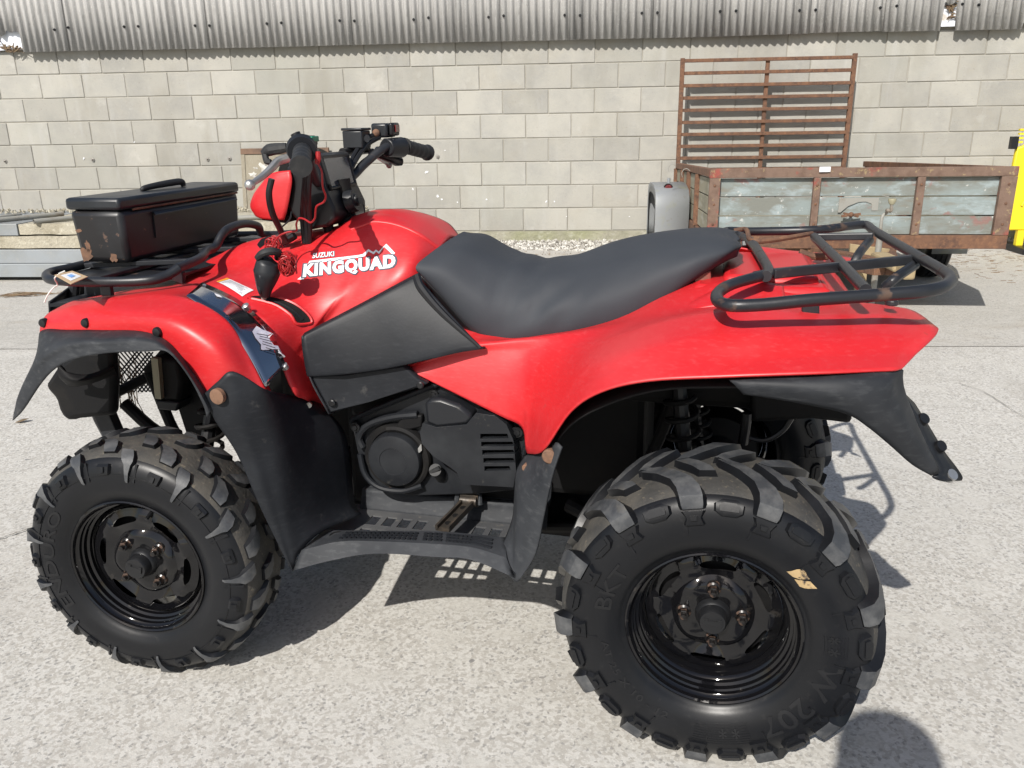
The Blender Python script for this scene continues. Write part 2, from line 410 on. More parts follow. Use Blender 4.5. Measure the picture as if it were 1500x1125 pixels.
def tube(pts, r, n=12, k=5, closed=False, cap=True):
    P = spline(pts, k, closed)
    m = len(P)
    if isinstance(r, (list, tuple)):
        rr = []
        for i in range(m):
            t = i / max(1, (m - 1)) * (len(r) - 1)
            j = min(int(t), len(r) - 2)
            rr.append(r[j] + (r[j + 1] - r[j]) * (t - j))
    else:
        rr = [r] * m
    V, F = [], []
    prev = None
    for i in range(m):
        a = P[(i - 1) % m] if closed else P[max(i - 1, 0)]
        b = P[(i + 1) % m] if closed else P[min(i + 1, m - 1)]
        d = (b - a)
        d = d.normalized() if d.length > 1e-9 else Vector((0, 0, 1))
        if prev is None:
            u = d.orthogonal().normalized()
        else:
            u = (prev - d * prev.dot(d))
            u = u.normalized() if u.length > 1e-9 else d.orthogonal().normalized()
        prev = u
        v = d.cross(u)
        for j in range(n):
            an = 2 * math.pi * j / n
            V.append(P[i] + (u * math.cos(an) + v * math.sin(an)) * rr[i])
    for i in range(m if closed else m - 1):
        for j in range(n):
            a0, a1 = i * n + j, i * n + (j + 1) % n
            b0, b1 = ((i + 1) % m) * n + j, ((i + 1) % m) * n + (j + 1) % n
            F.append((a0, a1, b1, b0))
    if cap and not closed:
        F.append(tuple(range(n - 1, -1, -1)))
        F.append(tuple((m - 1) * n + j for j in range(n)))
    return V, F


def cyl(p, q, r, n=20, r2=None):
    return tube([p, q], [r, r if r2 is None else r2], n, 1)


def patch(grid, ku=5, kv=5):
    """smooth surface through a grid of control points (list of columns, each a list of points)"""
    cols = [spline(c, kv) for c in grid]
    nv = len(cols[0])
    rows = []
    for j in range(nv):
        rows.append(spline([c[j] for c in cols], ku))
    nu = len(rows[0])
    V = [rows[j][i] for j in range(nv) for i in range(nu)]
    F = [(j * nu + i, j * nu + i + 1, (j + 1) * nu + i + 1, (j + 1) * nu + i) for j in range(nv - 1) for i in range(nu - 1)]
    return V, F


def lathe(profile, n=64, axis='y', closed=False):
    """profile: list of (w along axis, r)"""
    V, F = [], []
    m = len(profile)
    for (w_, r_) in profile:
        for j in range(n):
            a = 2 * math.pi * j / n
            V.append((r_ * math.cos(a), w_, r_ * math.sin(a)))
    for i in range(m if closed else m - 1):
        for j in range(n):
            a0, a1 = i * n + j, i * n + (j + 1) % n
            b0, b1 = ((i + 1) % m) * n + j, ((i + 1) % m) * n + (j + 1) % n
            F.append((a0, a1, b1, b0))
    return V, F


def disc_caps(vf, n, m):
    v, f = vf
    return v, f + [tuple(range(n)), tuple((m - 1) * n + j for j in range(n - 1, -1, -1))]


def plate(pts, ext):
    """polygon extruded by the vector ext"""
    P = [Vector(p) for p in pts]
    e = Vector(ext)
    n = len(P)
    V = P + [p + e for p in P]
    F = [tuple(range(n)), tuple(range(2 * n - 1, n - 1, -1))] + [(i, (i + 1) % n, n + (i + 1) % n, n + i) for i in range(n)]
    return V, F


def move(vf, d=(0, 0, 0), rot=None, scale=None):
    v, f = vf
    out = []
    for p in v:
        p = Vector(p)
        if scale: p = Vector((p.x * scale[0], p.y * scale[1], p.z * scale[2]))
        if rot is not None: p = rot @ p
        out.append(p + Vector(d))
    return out, f


def mirror_y(vf):
    v, f = vf
    return [(p[0], -p[1], p[2]) for p in v], [tuple(reversed(q)) for q in f]


def ball(c, r, n=14, m=8, s=(1, 1, 1)):
    V, F = [], []
    for i in range(m + 1):
        a = math.pi * i / m
        for j in range(n):
            b = 2 * math.pi * j / n
            V.append((c[0] + s[0] * r * math.sin(a) * math.cos(b), c[1] + s[1] * r * math.sin(a) * math.sin(b), c[2] + s[2] * r * math.cos(a)))
    for i in range(m):
        for j in range(n):
            F.append((i * n + j, i * n + (j + 1) % n, (i + 1) * n + (j + 1) % n, (i + 1) * n + j))
    return V, F


def bolt(p, axis, r=0.007, h=0.004, n=10):
    p = Vector(p); a = Vector(axis).normalized()
    return tube([p - a * 0.006, p + a * h * 0.5, p + a * h], [r, r, r * 0.6], n, 1)


def text_shape(s, bold=0.0, ext=0.0, space=1.0):
    cu = bpy.data.curves.new('t', 'FONT')
    cu.body = s
    cu.offset = bold
    cu.extrude = ext
    cu.space_character = space
    cu.resolution_u = 3
    ob = bpy.data.objects.new('t', cu)
    col.objects.link(ob)
    dg = bpy.context.evaluated_depsgraph_get()
    me = ob.evaluated_get(dg).to_mesh()
    V = [tuple(v.co) for v in me.vertices]
    F = [tuple(p.vertices) for p in me.polygons]
    ob.evaluated_get(dg).to_mesh_clear()
    bpy.data.objects.remove(ob)
    bpy.data.curves.remove(cu)
    return V, F


def fit(vf, x0, x1, y0, y1):
    v, f = vf
    ax, bx = min(p[0] for p in v), max(p[0] for p in v)
    ay, by = min(p[1] for p in v), max(p[1] for p in v)
    return [(x0 + (p[0] - ax) / (bx - ax) * (x1 - x0), y0 + (p[1] - ay) / (by - ay) * (y1 - y0), p[2]) for p in v], f


def dense(poly, cuts=2):
    """flat polygon given as 3D points -> triangulated and subdivided"""
    bm = bmesh.new()
    vs = [bm.verts.new(p) for p in poly]
    bm.faces.new(vs)
    bmesh.ops.triangulate(bm, faces=bm.faces)
    for _ in range(cuts):
        bmesh.ops.subdivide_edges(bm, edges=bm.edges, cuts=1, use_grid_fill=True)
    bmesh.ops.triangulate(bm, faces=bm.faces)
    bm.verts.index_update()
    r_ = [tuple(v.co) for v in bm.verts], [tuple(v.index for v in q.verts) for q in bm.faces]
    bm.free()
    return r_


def lay_on(vf, tree, direction, lift=0.0015):
    """press a shape on to a surface along a direction"""
    d = Vector(direction).normalized()
    v, f = vf
    out = []
    for p in v:
        p = Vector(p)
        hit, nrm, idx, dist = tree.ray_cast(p - d * 0.4, d)
        if hit is None: out.append(p)
        else:
            if nrm.dot(d) > 0: nrm = -nrm
            out.append(hit + nrm * lift)
    return out, f


def cut_out(ob, cutter):
    """carve the cutter shape out of an object's mesh"""
    o_ = root_off(ob)
    me = raw_mesh('cutter', [Vector(v) - o_ for v in cutter[0]], cutter[1], smooth=False)
    c = bpy.data.objects.new('cutter', me)
    col.objects.link(c)
    c.parent = ob.parent
    m_ = ob.modifiers.new('cut', 'BOOLEAN'); m_.object = c; m_.operation = 'DIFFERENCE'; m_.solver = 'EXACT'
    dg = bpy.context.evaluated_depsgraph_get()
    new = bpy.data.meshes.new_from_object(ob.evaluated_get(dg))
    ob.modifiers.remove(m_)
    ob.data = new
    bpy.data.objects.remove(c)
    new.shade_smooth(); new.set_sharp_from_angle(angle=R(40))


def crisp(colpts, idx, f=.16):
    """tighten the bend at some control points of a column"""
    P = [Vector(p) for p in colpts]
    out = []
    for i, p in enumerate(P):
        if i in idx and 0 < i < len(P) - 1:
            out += [p.lerp(P[i - 1], f), p.lerp(P[i + 1], f)]
        else:
            out.append(p)
    return out


# ================================================================== the setting
def flat(x0, x1, y0, y1, z):
    return [(x0, y0, z), (x1, y0, z), (x1, y1, z), (x0, y1, z)], [(0, 1, 2, 3)]


struct('ground', flat(-150, 150, -150, 150, 0.0), 'concrete', smooth=False)

# hairline cracks in the concrete: thin dark slits a few millimetres deep are read as narrow sheets just above it
def crack(pts, wd):
    P = spline([Vector(p) for p in pts], 6)
    V, F = [], []
    for i, p in enumerate(P):
        d = (P[min(i + 1, len(P) - 1)] - P[max(i - 1, 0)]).normalized()
        s = Vector((-d.y, d.x, 0))
        j = Vector((rng.uniform(-1, 1), rng.uniform(-1, 1), 0)) * wd * 1.6
        ww = wd * rng.uniform(0.35, 1.0)
        V += [p + j - s * ww, p + j + s * ww]
    for i in range(len(P) - 1):
        F.append((2 * i, 2 * i + 1, 2 * i + 3, 2 * i + 2))
    return [(v[0], v[1], 0.0065) for v in V], F


M['crack'] = pm('crack_dirt', (0.19, 0.175, 0.15), 0.95)
g_ = bpy.data.objects['ground']
yl, yr = (-2.984,4.6221,0), (2.8145,4.3259,0)
sl_ = (yr[1] - yl[1]) / (yr[0] - yl[0])
struct('pavement', ([(-40, yl[1] - sl_ * (40 + yl[0]), .004), (40, yl[1] + sl_ * (40 - yl[0]), .004), (40, 40, .004), (-40, 40, .004)], [(0, 1, 2, 3)]), 'farslab', smooth=False)
for cpts, wd in (([(-1.6931,2.2215,0), (-1.6111,2.3123,0), (-1.5694,2.3647,0), (-1.4488,2.4847,0)], 0.004),
                 ([(2.1275,3.6952,0), (2.1724,3.5706,0), (2.1629,3.3384,0), (2.1544,3.1319,0)], 0.002),
                 ([(-3.0747,4.5116,0), (-2.8802,4.7216,0), (-2.7293,4.8225,0)], 0.002)):
    c_ = mk('crack', crack(cpts, wd), 'crack', g_, smooth=False)

# ------------------------------------------------------------------ barn: block wall below, corrugated cladding above
ZT, BH, BW = 1.9583, 0.22832, 0.45
barn = thing('barn', 'long barn with pale concrete block wall under grey corrugated cladding', 'building', 'wall', (5.0, 0.3, 0))
mk('wall_core', box((-8, 0.007, -0.2), (18, 0.22, 4.2)), 'mortar', barn, smooth=False)
mk('footing', box((-8, -0.012, -0.2), (18, 0.0068, 0.128)), 'footing', barn, smooth=False)


def block_mesh(i, wd):
    bm = bmesh.new()
    bmesh.ops.create_cube(bm, size=1.0)
    for v in bm.verts:
        v.co = Vector((v.co.x * wd, v.co.y * 0.10, v.co.z * (BH - 0.009)))
        v.co += Vector((rng.uniform(-.0012, .0012), rng.uniform(-.001, .001), rng.uniform(-.0012, .0012)))
    bmesh.ops.bevel(bm, geom=list(bm.edges), offset=0.004, segments=1, affect='EDGES')
    me = bpy.data.meshes.new('block_%d' % i)
    bm.to_mesh(me); bm.free()
    me.materials.append(M['block'])
    return me


bmeshes = [block_mesh(i, BW - 0.009) for i in range(5)]
far_V = []
for i in range(-1, 8):
    zc = ZT - BH * (i + 0.5)
    sh = 0.0 if i % 2 == 0 else 0.5
    if i == 7: sh -= 0.07
    for k in range(-18, 41):
        xc = BW * (k + sh + 0.5)
        if i < 0 or xc < -1.3 or xc > 11.6:
            if -7.8 < xc < 17.8 and i >= 0:
                far_V.append(move(box((-0.2205, -0.05, -0.1095), (0.2205, 0.05, 0.1095)), (xc, 0.052 + rng.uniform(-.0015, .0015), zc)))
            continue
        inst('block', bmeshes[rng.randrange(5)], barn, (xc, 0.05 + rng.uniform(-.0016, .0016), zc + rng.uniform(-.001, .001)),
             (rng.uniform(-.003, .003), rng.uniform(-.002, .002), rng.uniform(-.003, .003)))
o = mk('outlying_blocks', join(*far_V), 'block', barn, smooth=False)
o['kind'] = 'stuff'

# white splashes and chips on the blocks
sp_me = []
for q in range(4):
    pts = []
    n = 9
    for j in range(n):
        a = 2 * math.pi * j / n
        rr = rng.uniform(0.4, 1.0)
        pts.append((0.022 * rr * math.cos(a), -0.0006, 0.026 * rr * math.sin(a)))
    sp_me.append(raw_mesh('splash', *plate(pts, (0, 0.0012, 0)), mat='white', smooth=False))
for p, s in (((4.1625,0,0.7303), 1.3), ((4.0131,0,0.5625), 0.8), ((4.2641,0,0.4919), 1.1), ((4.305,0,0.4574), 0.8), ((4.7692,0,0.4535), 0.7), ((5.3751,0,0.4281), 0.9), ((5.4583,0,0.4274), 0.6),
             ((4.3602,0,0.9414), 0.5), ((4.4662,0,0.4286), 0.6), ((4.8388,0,0.1215), 0.5), ((5.5835,0,0.2763), 0.5), ((6.2187,0,0.272), 0.5), ((1.1279,0,1.0638), 0.6), ((0.5534,0,0.9074), 0.9)):
    inst('splash', sp_me[rng.randrange(4)], barn, (p[0], -0.0035, p[2]), (0, rng.uniform(0, 6), 0), (s * .62, 1, s * .7))

# corrugated sheets
PITCH = 0.0717
CD = 0.078


def clad_bottom(x):
    z = 1.938 + 0.004 * math.sin(x * 1.7)
    if -0.9 < x < 0.165: z = 2.115 + 0.02 * math.sin(x * 23) + 0.012 * math.sin(x * 61)
    if 8.985 < x < 9.115: z = 2.165 + 0.012 * math.sin(x * 70)
    if 9.70 < x < 10.2: z = 1.985 + 0.02 * math.sin(x * 30)
    return z


def sheet(x0, x1, dy, dz):
    n = int((x1 - x0) / PITCH * 8)
    V, F = [], []
    for i in range(n + 1):
        x = x0 + (x1 - x0) * i / n
        y = -CD - dy + 0.0135 * math.cos(2 * math.pi * x / PITCH)
        zb = clad_bottom(x) + dz
        for z in (zb, 2.4, 3.0, 4.1):
            V.append((x, y, z))
    for i in range(n):
        for j in range(3):
            F.append((i * 4 + j, i * 4 + 4 + j, i * 4 + 5 + j, i * 4 + 1 + j))
    return V, F


hb = raw_mesh('hook_bolt', *join(cyl((0, 0.004, 0), (0, -0.004, 0), 0.013, 10), tube([(0, -0.003, 0), (0, -0.022, 0.0)], [0.0065, 0.0055], 8, 1)), mat='bolt')
for i in range(-10, 22):
    x0 = 0.612 + 0.7175 * i
    s_ = mk('cladding_sheet', sheet(x0 - 0.03, x0 + 0.7175 + 0.03, 0.007 if i % 2 else 0.0, rng.uniform(-.006, .006)), 'cladding', barn, solid=0.006, soff=0, angle=80)
    for dx in (-0.075, 0.068):
        if -1.5 < x0 + dx < 11.5 and not (-0.9 < x0 + dx < 0.2):
            xx = round((x0 + dx) / PITCH - 0.5) * PITCH + PITCH / 2
            inst('hook_bolt', hb, s_, (xx, -CD - 0.0235, 2.145 + rng.uniform(-.01, .012)))
mk('lining_sheet', box((-1.1, -0.045, 1.965), (0.35, -0.042, 2.6)), 'whitesheet', barn, smooth=False)
mk('lining_sheet', box((8.9, -0.045, 1.975), (9.2, -0.042, 2.5)), 'whitesheet', barn, smooth=False)
mk('lining_sheet', box((9.6, -0.045, 1.99), (10.5, -0.042, 2.3)), 'whitesheet', barn, smooth=False)
nest = []
for q in range(90):
    cx, cz = rng.choice(((-0.05, 1.985, ), (0.0, 1.975), (0.06, 1.985), (-0.1, 2.06), (0.11, 1.97), (9.06, 2.12), (9.08, 2.05), (9.07, 2.15)))
    p = Vector((cx + rng.gauss(0, .018), -0.055 - rng.random() * .02, cz + rng.gauss(0, .012)))
    d = Vector((rng.uniform(-1, 1), rng.uniform(-.2, .2), rng.uniform(-.6, .6))).normalized() * rng.uniform(.012, .04)
    nest.append(tube([p - d, p + d], rng.uniform(.002, .006), 5, 1))
o = mk('nest_debris', join(*nest), 'leaf', barn); o['kind'] = 'stuff'

st_me = raw_mesh('anchor_stud', *join(cyl((0, 0.002, 0), (0, -0.005, 0), 0.021, 16), tube([(0, -0.004, 0), (0, -0.015, 0)], 0.011, 6, 1), tube([(0, -0.015, 0), (0, -0.026, 0)], 0.006, 8, 1)), mat='steel')
for p in ((-0.3143,0,0.8901), (0.6476,0,0.8926), (1.883,0,0.8847), (2.1159,0,0.8887), (3.2553,0,0.8818), (4.2813,0,0.8827)):
    inst('anchor_stud', st_me, barn, (p[0], -0.002, p[2]))

# gravel margin along the wall foot
gv = []
octa = [(1, 0, 0), (-1, 0, 0), (0, 1, 0), (0, -1, 0), (0, 0, 1), (0, 0, -1)]
of = [(0, 2, 4), (2, 1, 4), (1, 3, 4), (3, 0, 4), (2, 0, 5), (1, 2, 5), (3, 1, 5), (0, 3, 5)]
for q in range(9000):
    x = rng.uniform(4.2, 7.2) if q < 4200 else (rng.uniform(9.0, 11.5) if q < 6200 else rng.uniform(-6, 16))
    t = rng.random()
    y = -0.02 - t * (0.47 + 0.05 * math.sin(x * 2.3) + 0.03 * math.sin(x * 7))
    s = rng.uniform(.008, .021) * (1.0 - 0.25 * t)
    ro = Matrix.Rotation(rng.uniform(0, 6), 3, 'Z') @ Matrix.Rotation(rng.uniform(0, 6), 3, 'X')
    gv.append(([ro @ Vector((v[0] * s * rng.uniform(.8, 1.3), v[1] * s * rng.uniform(.7, 1.2), v[2] * s * rng.uniform(.6, 1))) + Vector((x, y, s * 0.4 + 0.04 * (1 - t) * rng.random()))
                for v in octa], of))
struct('gravel', join(*gv), 'gravel', 'wall', kind='stuff', label='pale loose gravel along the foot of the block wall', smooth=False)

# ------------------------------------------------------------------ stack of slabs and steel at the wall
YF = -2.03
XR = (4.1046,-2,0.4543)[0]
XS = (1.1106,-2.03,0.4761)[0]
z4 = [(1.2328,-2.03,0.0357)[2], (1.256,-2.03,0.1501)[2], (1.2796,-2.03,0.266)[2], (1.3017,-2.03,0.3751)[2], (1.3219,-2.03,0.4748)[2]]
GS = 'slabs and beams stacked by the wall'


def rough_box(a, b, amp, n=40):
    """long slab with uneven arrises"""
    V, F = [], []
    for i in range(n + 1):
        x = a[0] + (b[0] - a[0]) * i / n
        j = lambda: rng.uniform(-amp, amp)
        V += [(x, a[1] + j(), a[2] + j() * .3), (x, b[1] + j(), a[2]), (x, b[1] + j(), b[2]), (x, a[1] + j(), b[2] + j())]
    for i in range(n):
        for q in range(4):
            F.append((4 * i + q, 4 * i + (q + 1) % 4, 4 * i + 4 + (q + 1) % 4, 4 * i + 4 + q))
    F += [(0, 1, 2, 3), (4 * n + 3, 4 * n + 2, 4 * n + 1, 4 * n)]
    return V, F


single('galvanised_beam', box((-3.2, YF, z4[0]), (XR, YF + 1.0, z4[1] - 0.003)), 'galv', 'galvanised steel beam at the bottom of the stack behind the toolbox', 'beam', 'wall', (0, -1.5, z4[0]), GS, bevel=0.004)
single('galvanised_beam', box((-3.0, YF + 0.012, z4[1]), (XR - 0.06, YF + 1.0, z4[2] - 0.003)), 'galv', 'galvanised steel beam second from the bottom of the stack', 'beam', 'wall', (0, -1.5, z4[1]), GS, bevel=0.004)
single('concrete_slab', rough_box((-2.8, YF + 0.02, z4[2] + 0.008), (XR - 0.1, YF + 1.0, z4[3]), 0.006), 'slab', 'rough pale concrete slab resting on the galvanised beams', 'slab', 'wall', (0, -1.5, z4[2]), GS)
single('concrete_slab', rough_box((XS, YF + 0.015, z4[3] + 0.012), (XR - 0.3, YF + 1.0, z4[4]), 0.007), 'slab', 'brownish concrete slab on top of the stack behind the toolbox', 'slab', 'wall', (2, -1.5, z4[3]), GS)
single('galvanised_beam', box((-3.0, YF + 0.01, z4[3] + 0.004), (XS - 0.01, YF + 1.0, z4[4])), 'galv', 'short bluish galvanised piece on top of the stack at the edge of the picture', 'beam', 'wall', (-1, -1.5, z4[3]), GS, bevel=0.004)
for xb, lb in ((0.55, 'dark timber bearer under the stack, hidden in shade near the edge of the picture'), (3.2, 'dark timber bearer under the stack, behind the quad bike')):
    single('bearer', box((xb, YF + 0.05, 0), (xb + 0.09, YF + 0.95, z4[0] - 0.002)), 'brownwood', lb, 'timber', 'wall', (xb, -1.5, 0), GS, bevel=0.004)
zt = z4[4]
for nm, pa, pb, lb in (('pipe', (0.7213,-2.1687,0.49), (0.8209,-1.548,0.49), 'grey pipe lying on the stack, its rusty end nearest the edge of the picture'),
                       ('pipe', (0.7753,-2.086,0.485), (1.168,-1.4719,0.485), 'long grey pipe lying slantwise on top of the stack'),
                       ('pipe', (1.2759,-2.0474,0.48), (1.6391,-1.5608,0.48), 'grey pipe on the stack running behind the black toolbox'),
                       ('pipe', (2.696,-2.0031,0.485), (3.2425,-1.7741,0.485), 'grey pipe on the stack seen below the red headlight shell')):
    za = zt + 0.022
    pa = (pa[0], pa[1], za); pb = (pb[0], pb[1], za)
    single('pipe', join(tube([pa, pb], 0.02, 14, 1, cap=False), tube([pb, pa], 0.0165, 14, 1, cap=False)), 'pipe', lb, 'pipe', 'wall', pa, 'pipes on the stack')
rub = []
for q in range(700):
    x = rng.uniform(-1.5, XR - 0.3); y = YF + rng.uniform(0.72, 0.98)
    s = rng.uniform(.006, .02)
    ro = Matrix.Rotation(rng.uniform(0, 6), 3, 'Z') @ Matrix.Rotation(rng.uniform(0, 6), 3, 'X')
    rub.append(([ro @ (Vector(v) * s) + Vector((x, y, zt + s * .5 + .02 * rng.random())) for v in octa], of))
struct('rubble', join(*rub), 'slab', 'wall', kind='stuff', label='crumbs of rubble along the back of the slab stack', smooth=False)

# ------------------------------------------------------------------ board leaning on the wall; unseen round body added for the round wall shadow
bA, bB = (2.2783,-0.1,0.9981), (3.173,-0.1,0.9799)
bd = thing('notice_board', 'weathered wooden board with torn paper leaning on the wall behind the handlebars', 'board', 'wall', ((bA[0] + bB[0]) / 2, -0.2, 0))
lean = 0.16


def bpt(x, z, d=0.0):
    return (x, -0.05 - lean * (1.0 - z) - d, z)


mk('panel', plate([bpt(bA[0], 0.0), bpt(bB[0], 0.0), bpt(bB[0], 0.955), bpt(bA[0], 0.955)], (0, 0.018, 0)), 'wood', bd, smooth=False)
mk('top_rail', plate([bpt(bA[0] - .01, 0.93, .012), bpt(bB[0] + .01, 0.93, .012), bpt(bB[0] + .01, 0.985, .012), bpt(bA[0] - .01, 0.985, .012)], (0, 0.034, 0)), 'brownwood', bd, smooth=False, bevel=.002)
mk('side_rail', plate([bpt(bA[0] - .01, 0.0, .008), bpt(bA[0] + .03, 0.0, .008), bpt(bA[0] + .03, 0.929, .008), bpt(bA[0] - .01, 0.929, .008)], (0, 0.02, 0)), 'wood', bd, smooth=False, bevel=.002)
for (x0, x1, z0, z1) in ((bA[0] + .05, bA[0] + .16, .70, .76), (bA[0] + .16, bA[0] + .30, .74, .86), (bA[0] + .10, bA[0] + .17, .78, .81)):
    pts = []
    for t in range(14):
        a = 2 * math.pi * t / 14
        rr = rng.uniform(.35, 1.1)
        pts.append(bpt((x0 + x1) / 2 + (x1 - x0) / 2 * rr * math.cos(a), (z0 + z1) / 2 + (z1 - z0) / 2 * rr * math.sin(a), .0015 + .001 * rng.random()))
    mk('torn_paper', plate(pts, (0, .001, 0)), 'gravel', bd, smooth=False)
dc = (3.0647,-0.35,0.6984)
round_body = thing('round_body', 'unseen dark round body on a low stand, added to cast the round shadow on the wall', 'round_body', 'wall', (dc[0], dc[1], 0))
dv = lathe([(-0.10, 0.0), (-0.10, 0.28), (-0.085, 0.30), (0.085, 0.30), (0.10, 0.28), (0.10, 0.0)], 40)
mk('shell', move(dv, (dc[0], dc[1], dc[2])), 'under', round_body)
for sx in (-0.2, 0.2):
    mk('leg', box((dc[0] + sx - .02, dc[1] - .08, 0), (dc[0] + sx + .02, dc[1] + .08, dc[2] - .215)), 'brownwood', round_body, smooth=False)

# ------------------------------------------------------------------ trailer, drawbar towards the camera
TY = R(-2.5)
tc_, ts_ = math.cos(TY), math.sin(TY)
TW, TL_ = 1.715, 2.95


def T(u, v, w_):
    return (6.50 + u * tc_ - v * ts_, -3.33 + u * ts_ + v * tc_, w_ - 0.04 * v)


def tbox(u0, u1, v0, v1, w0, w1):
    c = [T(u0, v0, w0), T(u1, v0, w0), T(u1, v1, w0), T(u0, v1, w0), T(u0, v0, w1), T(u1, v0, w1), T(u1, v1, w1), T(u0, v1, w1)]
    return c, [(0, 3, 2, 1), (4, 5, 6, 7), (0, 1, 5, 4), (1, 2, 6, 5), (2, 3, 7, 6), (3, 0, 4, 7)]


tr = thing('farm_trailer', 'old rusty farm trailer with faded blue boards and its drawbar towards the viewer', 'trailer', 'wall', T(TW / 2, 1.5, 0)[:2] + (0,))
WB, WTp = 0.485, 0.93
bh = (WTp - 0.055 - WB - 0.05) / 3
for b in range(3):
    z0 = WB + 0.05 + b * bh
    mk('front_board', tbox(0.03, TW - 0.03, 0.020, 0.042, z0 + 0.004, z0 + bh - 0.004), 'boardpaint', tr, smooth=False, bevel=.002)
    for u_ in (0.0, TW - 0.026):
        mk('side_board', tbox(u_ + .002, u_ + 0.024, 0.05, TL_ - 0.05, z0 + 0.004, z0 + bh - 0.004), 'boardwood', tr, smooth=False, bevel=.002)
mk('front_top_rail', tbox(-0.012, TW + 0.012, -0.012, 0.045, WTp - 0.055, WTp), 'rustred', tr, smooth=False, bevel=.003)
mk('front_bottom_rail', tbox(-0.012, TW + 0.012, -0.012, 0.06, WB - 0.03, WB + 0.05), 'rust', tr, smooth=False, bevel=.003)
for u0, u1 in ((-0.012, 0.052), (0.595, 0.635), (1.18, 1.225), (TW - 0.075, TW + 0.012)):
    p_ = mk('front_post', tbox(u0, u1, -0.014, 0.018, WB + 0.051, WTp - 0.056), 'rustred', tr, smooth=False, bevel=.003)
    for zz in (0.60, 0.72, 0.83):
        mk('rivet', bolt(T((u0 + u1) / 2, -0.014, zz), (0, -1, 0), .008, .004), 'rust', p_)
for u_ in (-0.012, TW - 0.03):
    mk('side_top_rail', tbox(u_, u_ + 0.045, 0.047, TL_, WTp - 0.05, WTp - 0.002), 'rust', tr, smooth=False, bevel=.003)
    mk('side_bottom_rail', tbox(u_, u_ + 0.045, 0.062, TL_, WB - 0.03, WB + 0.045), 'rust', tr, smooth=False, bevel=.003)
    so_ = -0.016 if u_ < 0 else 0.016
    for v_ in (0.75, 1.45, 2.1, TL_ - 0.05):
        mk('side_post', tbox(u_ + so_, u_ + so_ + 0.045, v_, v_ + 0.045, WB + 0.046, WTp - 0.051), 'rust', tr, smooth=False, bevel=.003)
mk('floor', tbox(0.03, TW - 0.03, 0.06, TL_, WB, WB + 0.03), 'boardwood', tr, smooth=False)
mk('chassis', join(tbox(0.60, 0.66, 0.0, TL_, WB - 0.11, WB - 0.031), tbox(TW - 0.66, TW - 0.60, 0.0, TL_, WB - 0.11, WB - 0.031), tbox(0.03, TW - .03, 1.55, 1.62, WB - .12, WB - .032)), 'rust', tr, smooth=False)
# tailgate ramp of bars, standing upright at the far end

GXl, GXr = (6.6309,-0.26,1.7416)[0], (8.2176,-0.26,1.738)[0]
gz = ((6.6247,-0.26,1.7417)[2] + (8.2176,-0.26,1.738)[2]) / 2


def gbar(x0, x1, z0, z1, d0=0.275, d1=0.245):
    return box((x0, -d0, z0), (x1, -d1, z1))


rg = bpy.data.objects.new('ramp_gate', None); col.objects.link(rg); rg.parent = tr; rg.empty_display_size = .05
mk('end_upright', gbar(GXl, GXl + 0.04, 0.40, gz), 'rust', rg, smooth=False, bevel=.002)
mk('end_upright', gbar(GXr - 0.04, GXr, 0.40, gz + .01), 'rust', rg, smooth=False, bevel=.002)
mk('middle_upright', gbar((GXl + GXr) / 2 - 0.018, (GXl + GXr) / 2 + 0.018, 0.42, gz - 0.01, .272, .248), 'rust', rg, smooth=False, bevel=.002)
nb = 13
for i in range(nb):
    zz = gz - 0.022 - i * 0.1085
    if zz < 0.42: break
    mk('bar', box((GXl + 0.041, -0.292, zz - 0.017), (GXr - 0.041, -0.250 + .004, zz + 0.013)), 'rust', rg, smooth=False, bevel=.002)
# wheels, guards, lamps
def trailer_wheel(u, s, nm):
    c = T(u, 1.58, 0); c = Vector((c[0], c[1], 0.295))
    wp = bpy.data.objects.new(nm, None); col.objects.link(wp); wp.parent = tr
    wp.empty_display_size = .05
    pr = [(-0.075, .17), (-.088, .20), (-.09, .24), (-.08, .275), (-.062, .2915), (-.045, .294), (-.043, .288), (-.037, .288), (-.035, .2945), (-.008, .2955), (-.006, .289), (.0, .289), (.002, .2955), (.032, .2945), (.034, .288), (.04, .288), (.042, .294),
          (.062, .2915), (.08, .275), (.09, .24), (.088, .20), (.075, .17)]
    v, f = lathe(pr, 56, closed=True)
    ro = Matrix.Rotation(R(90) + TY, 3, 'Z')
    mk('tyre', move((v, f), c, ro), 'rubber', wp)
    rim = disc_caps(lathe([(-.07, .02), (-.07, .05), (-.03, .07), (-.03, .12), (-.07, .168), (-.05, .172), (.05, .172), (.07, .168), (.03, .12)], 40), 40, 9)
    mk('rim', move(rim, c, ro), 'galv', wp)
    return c


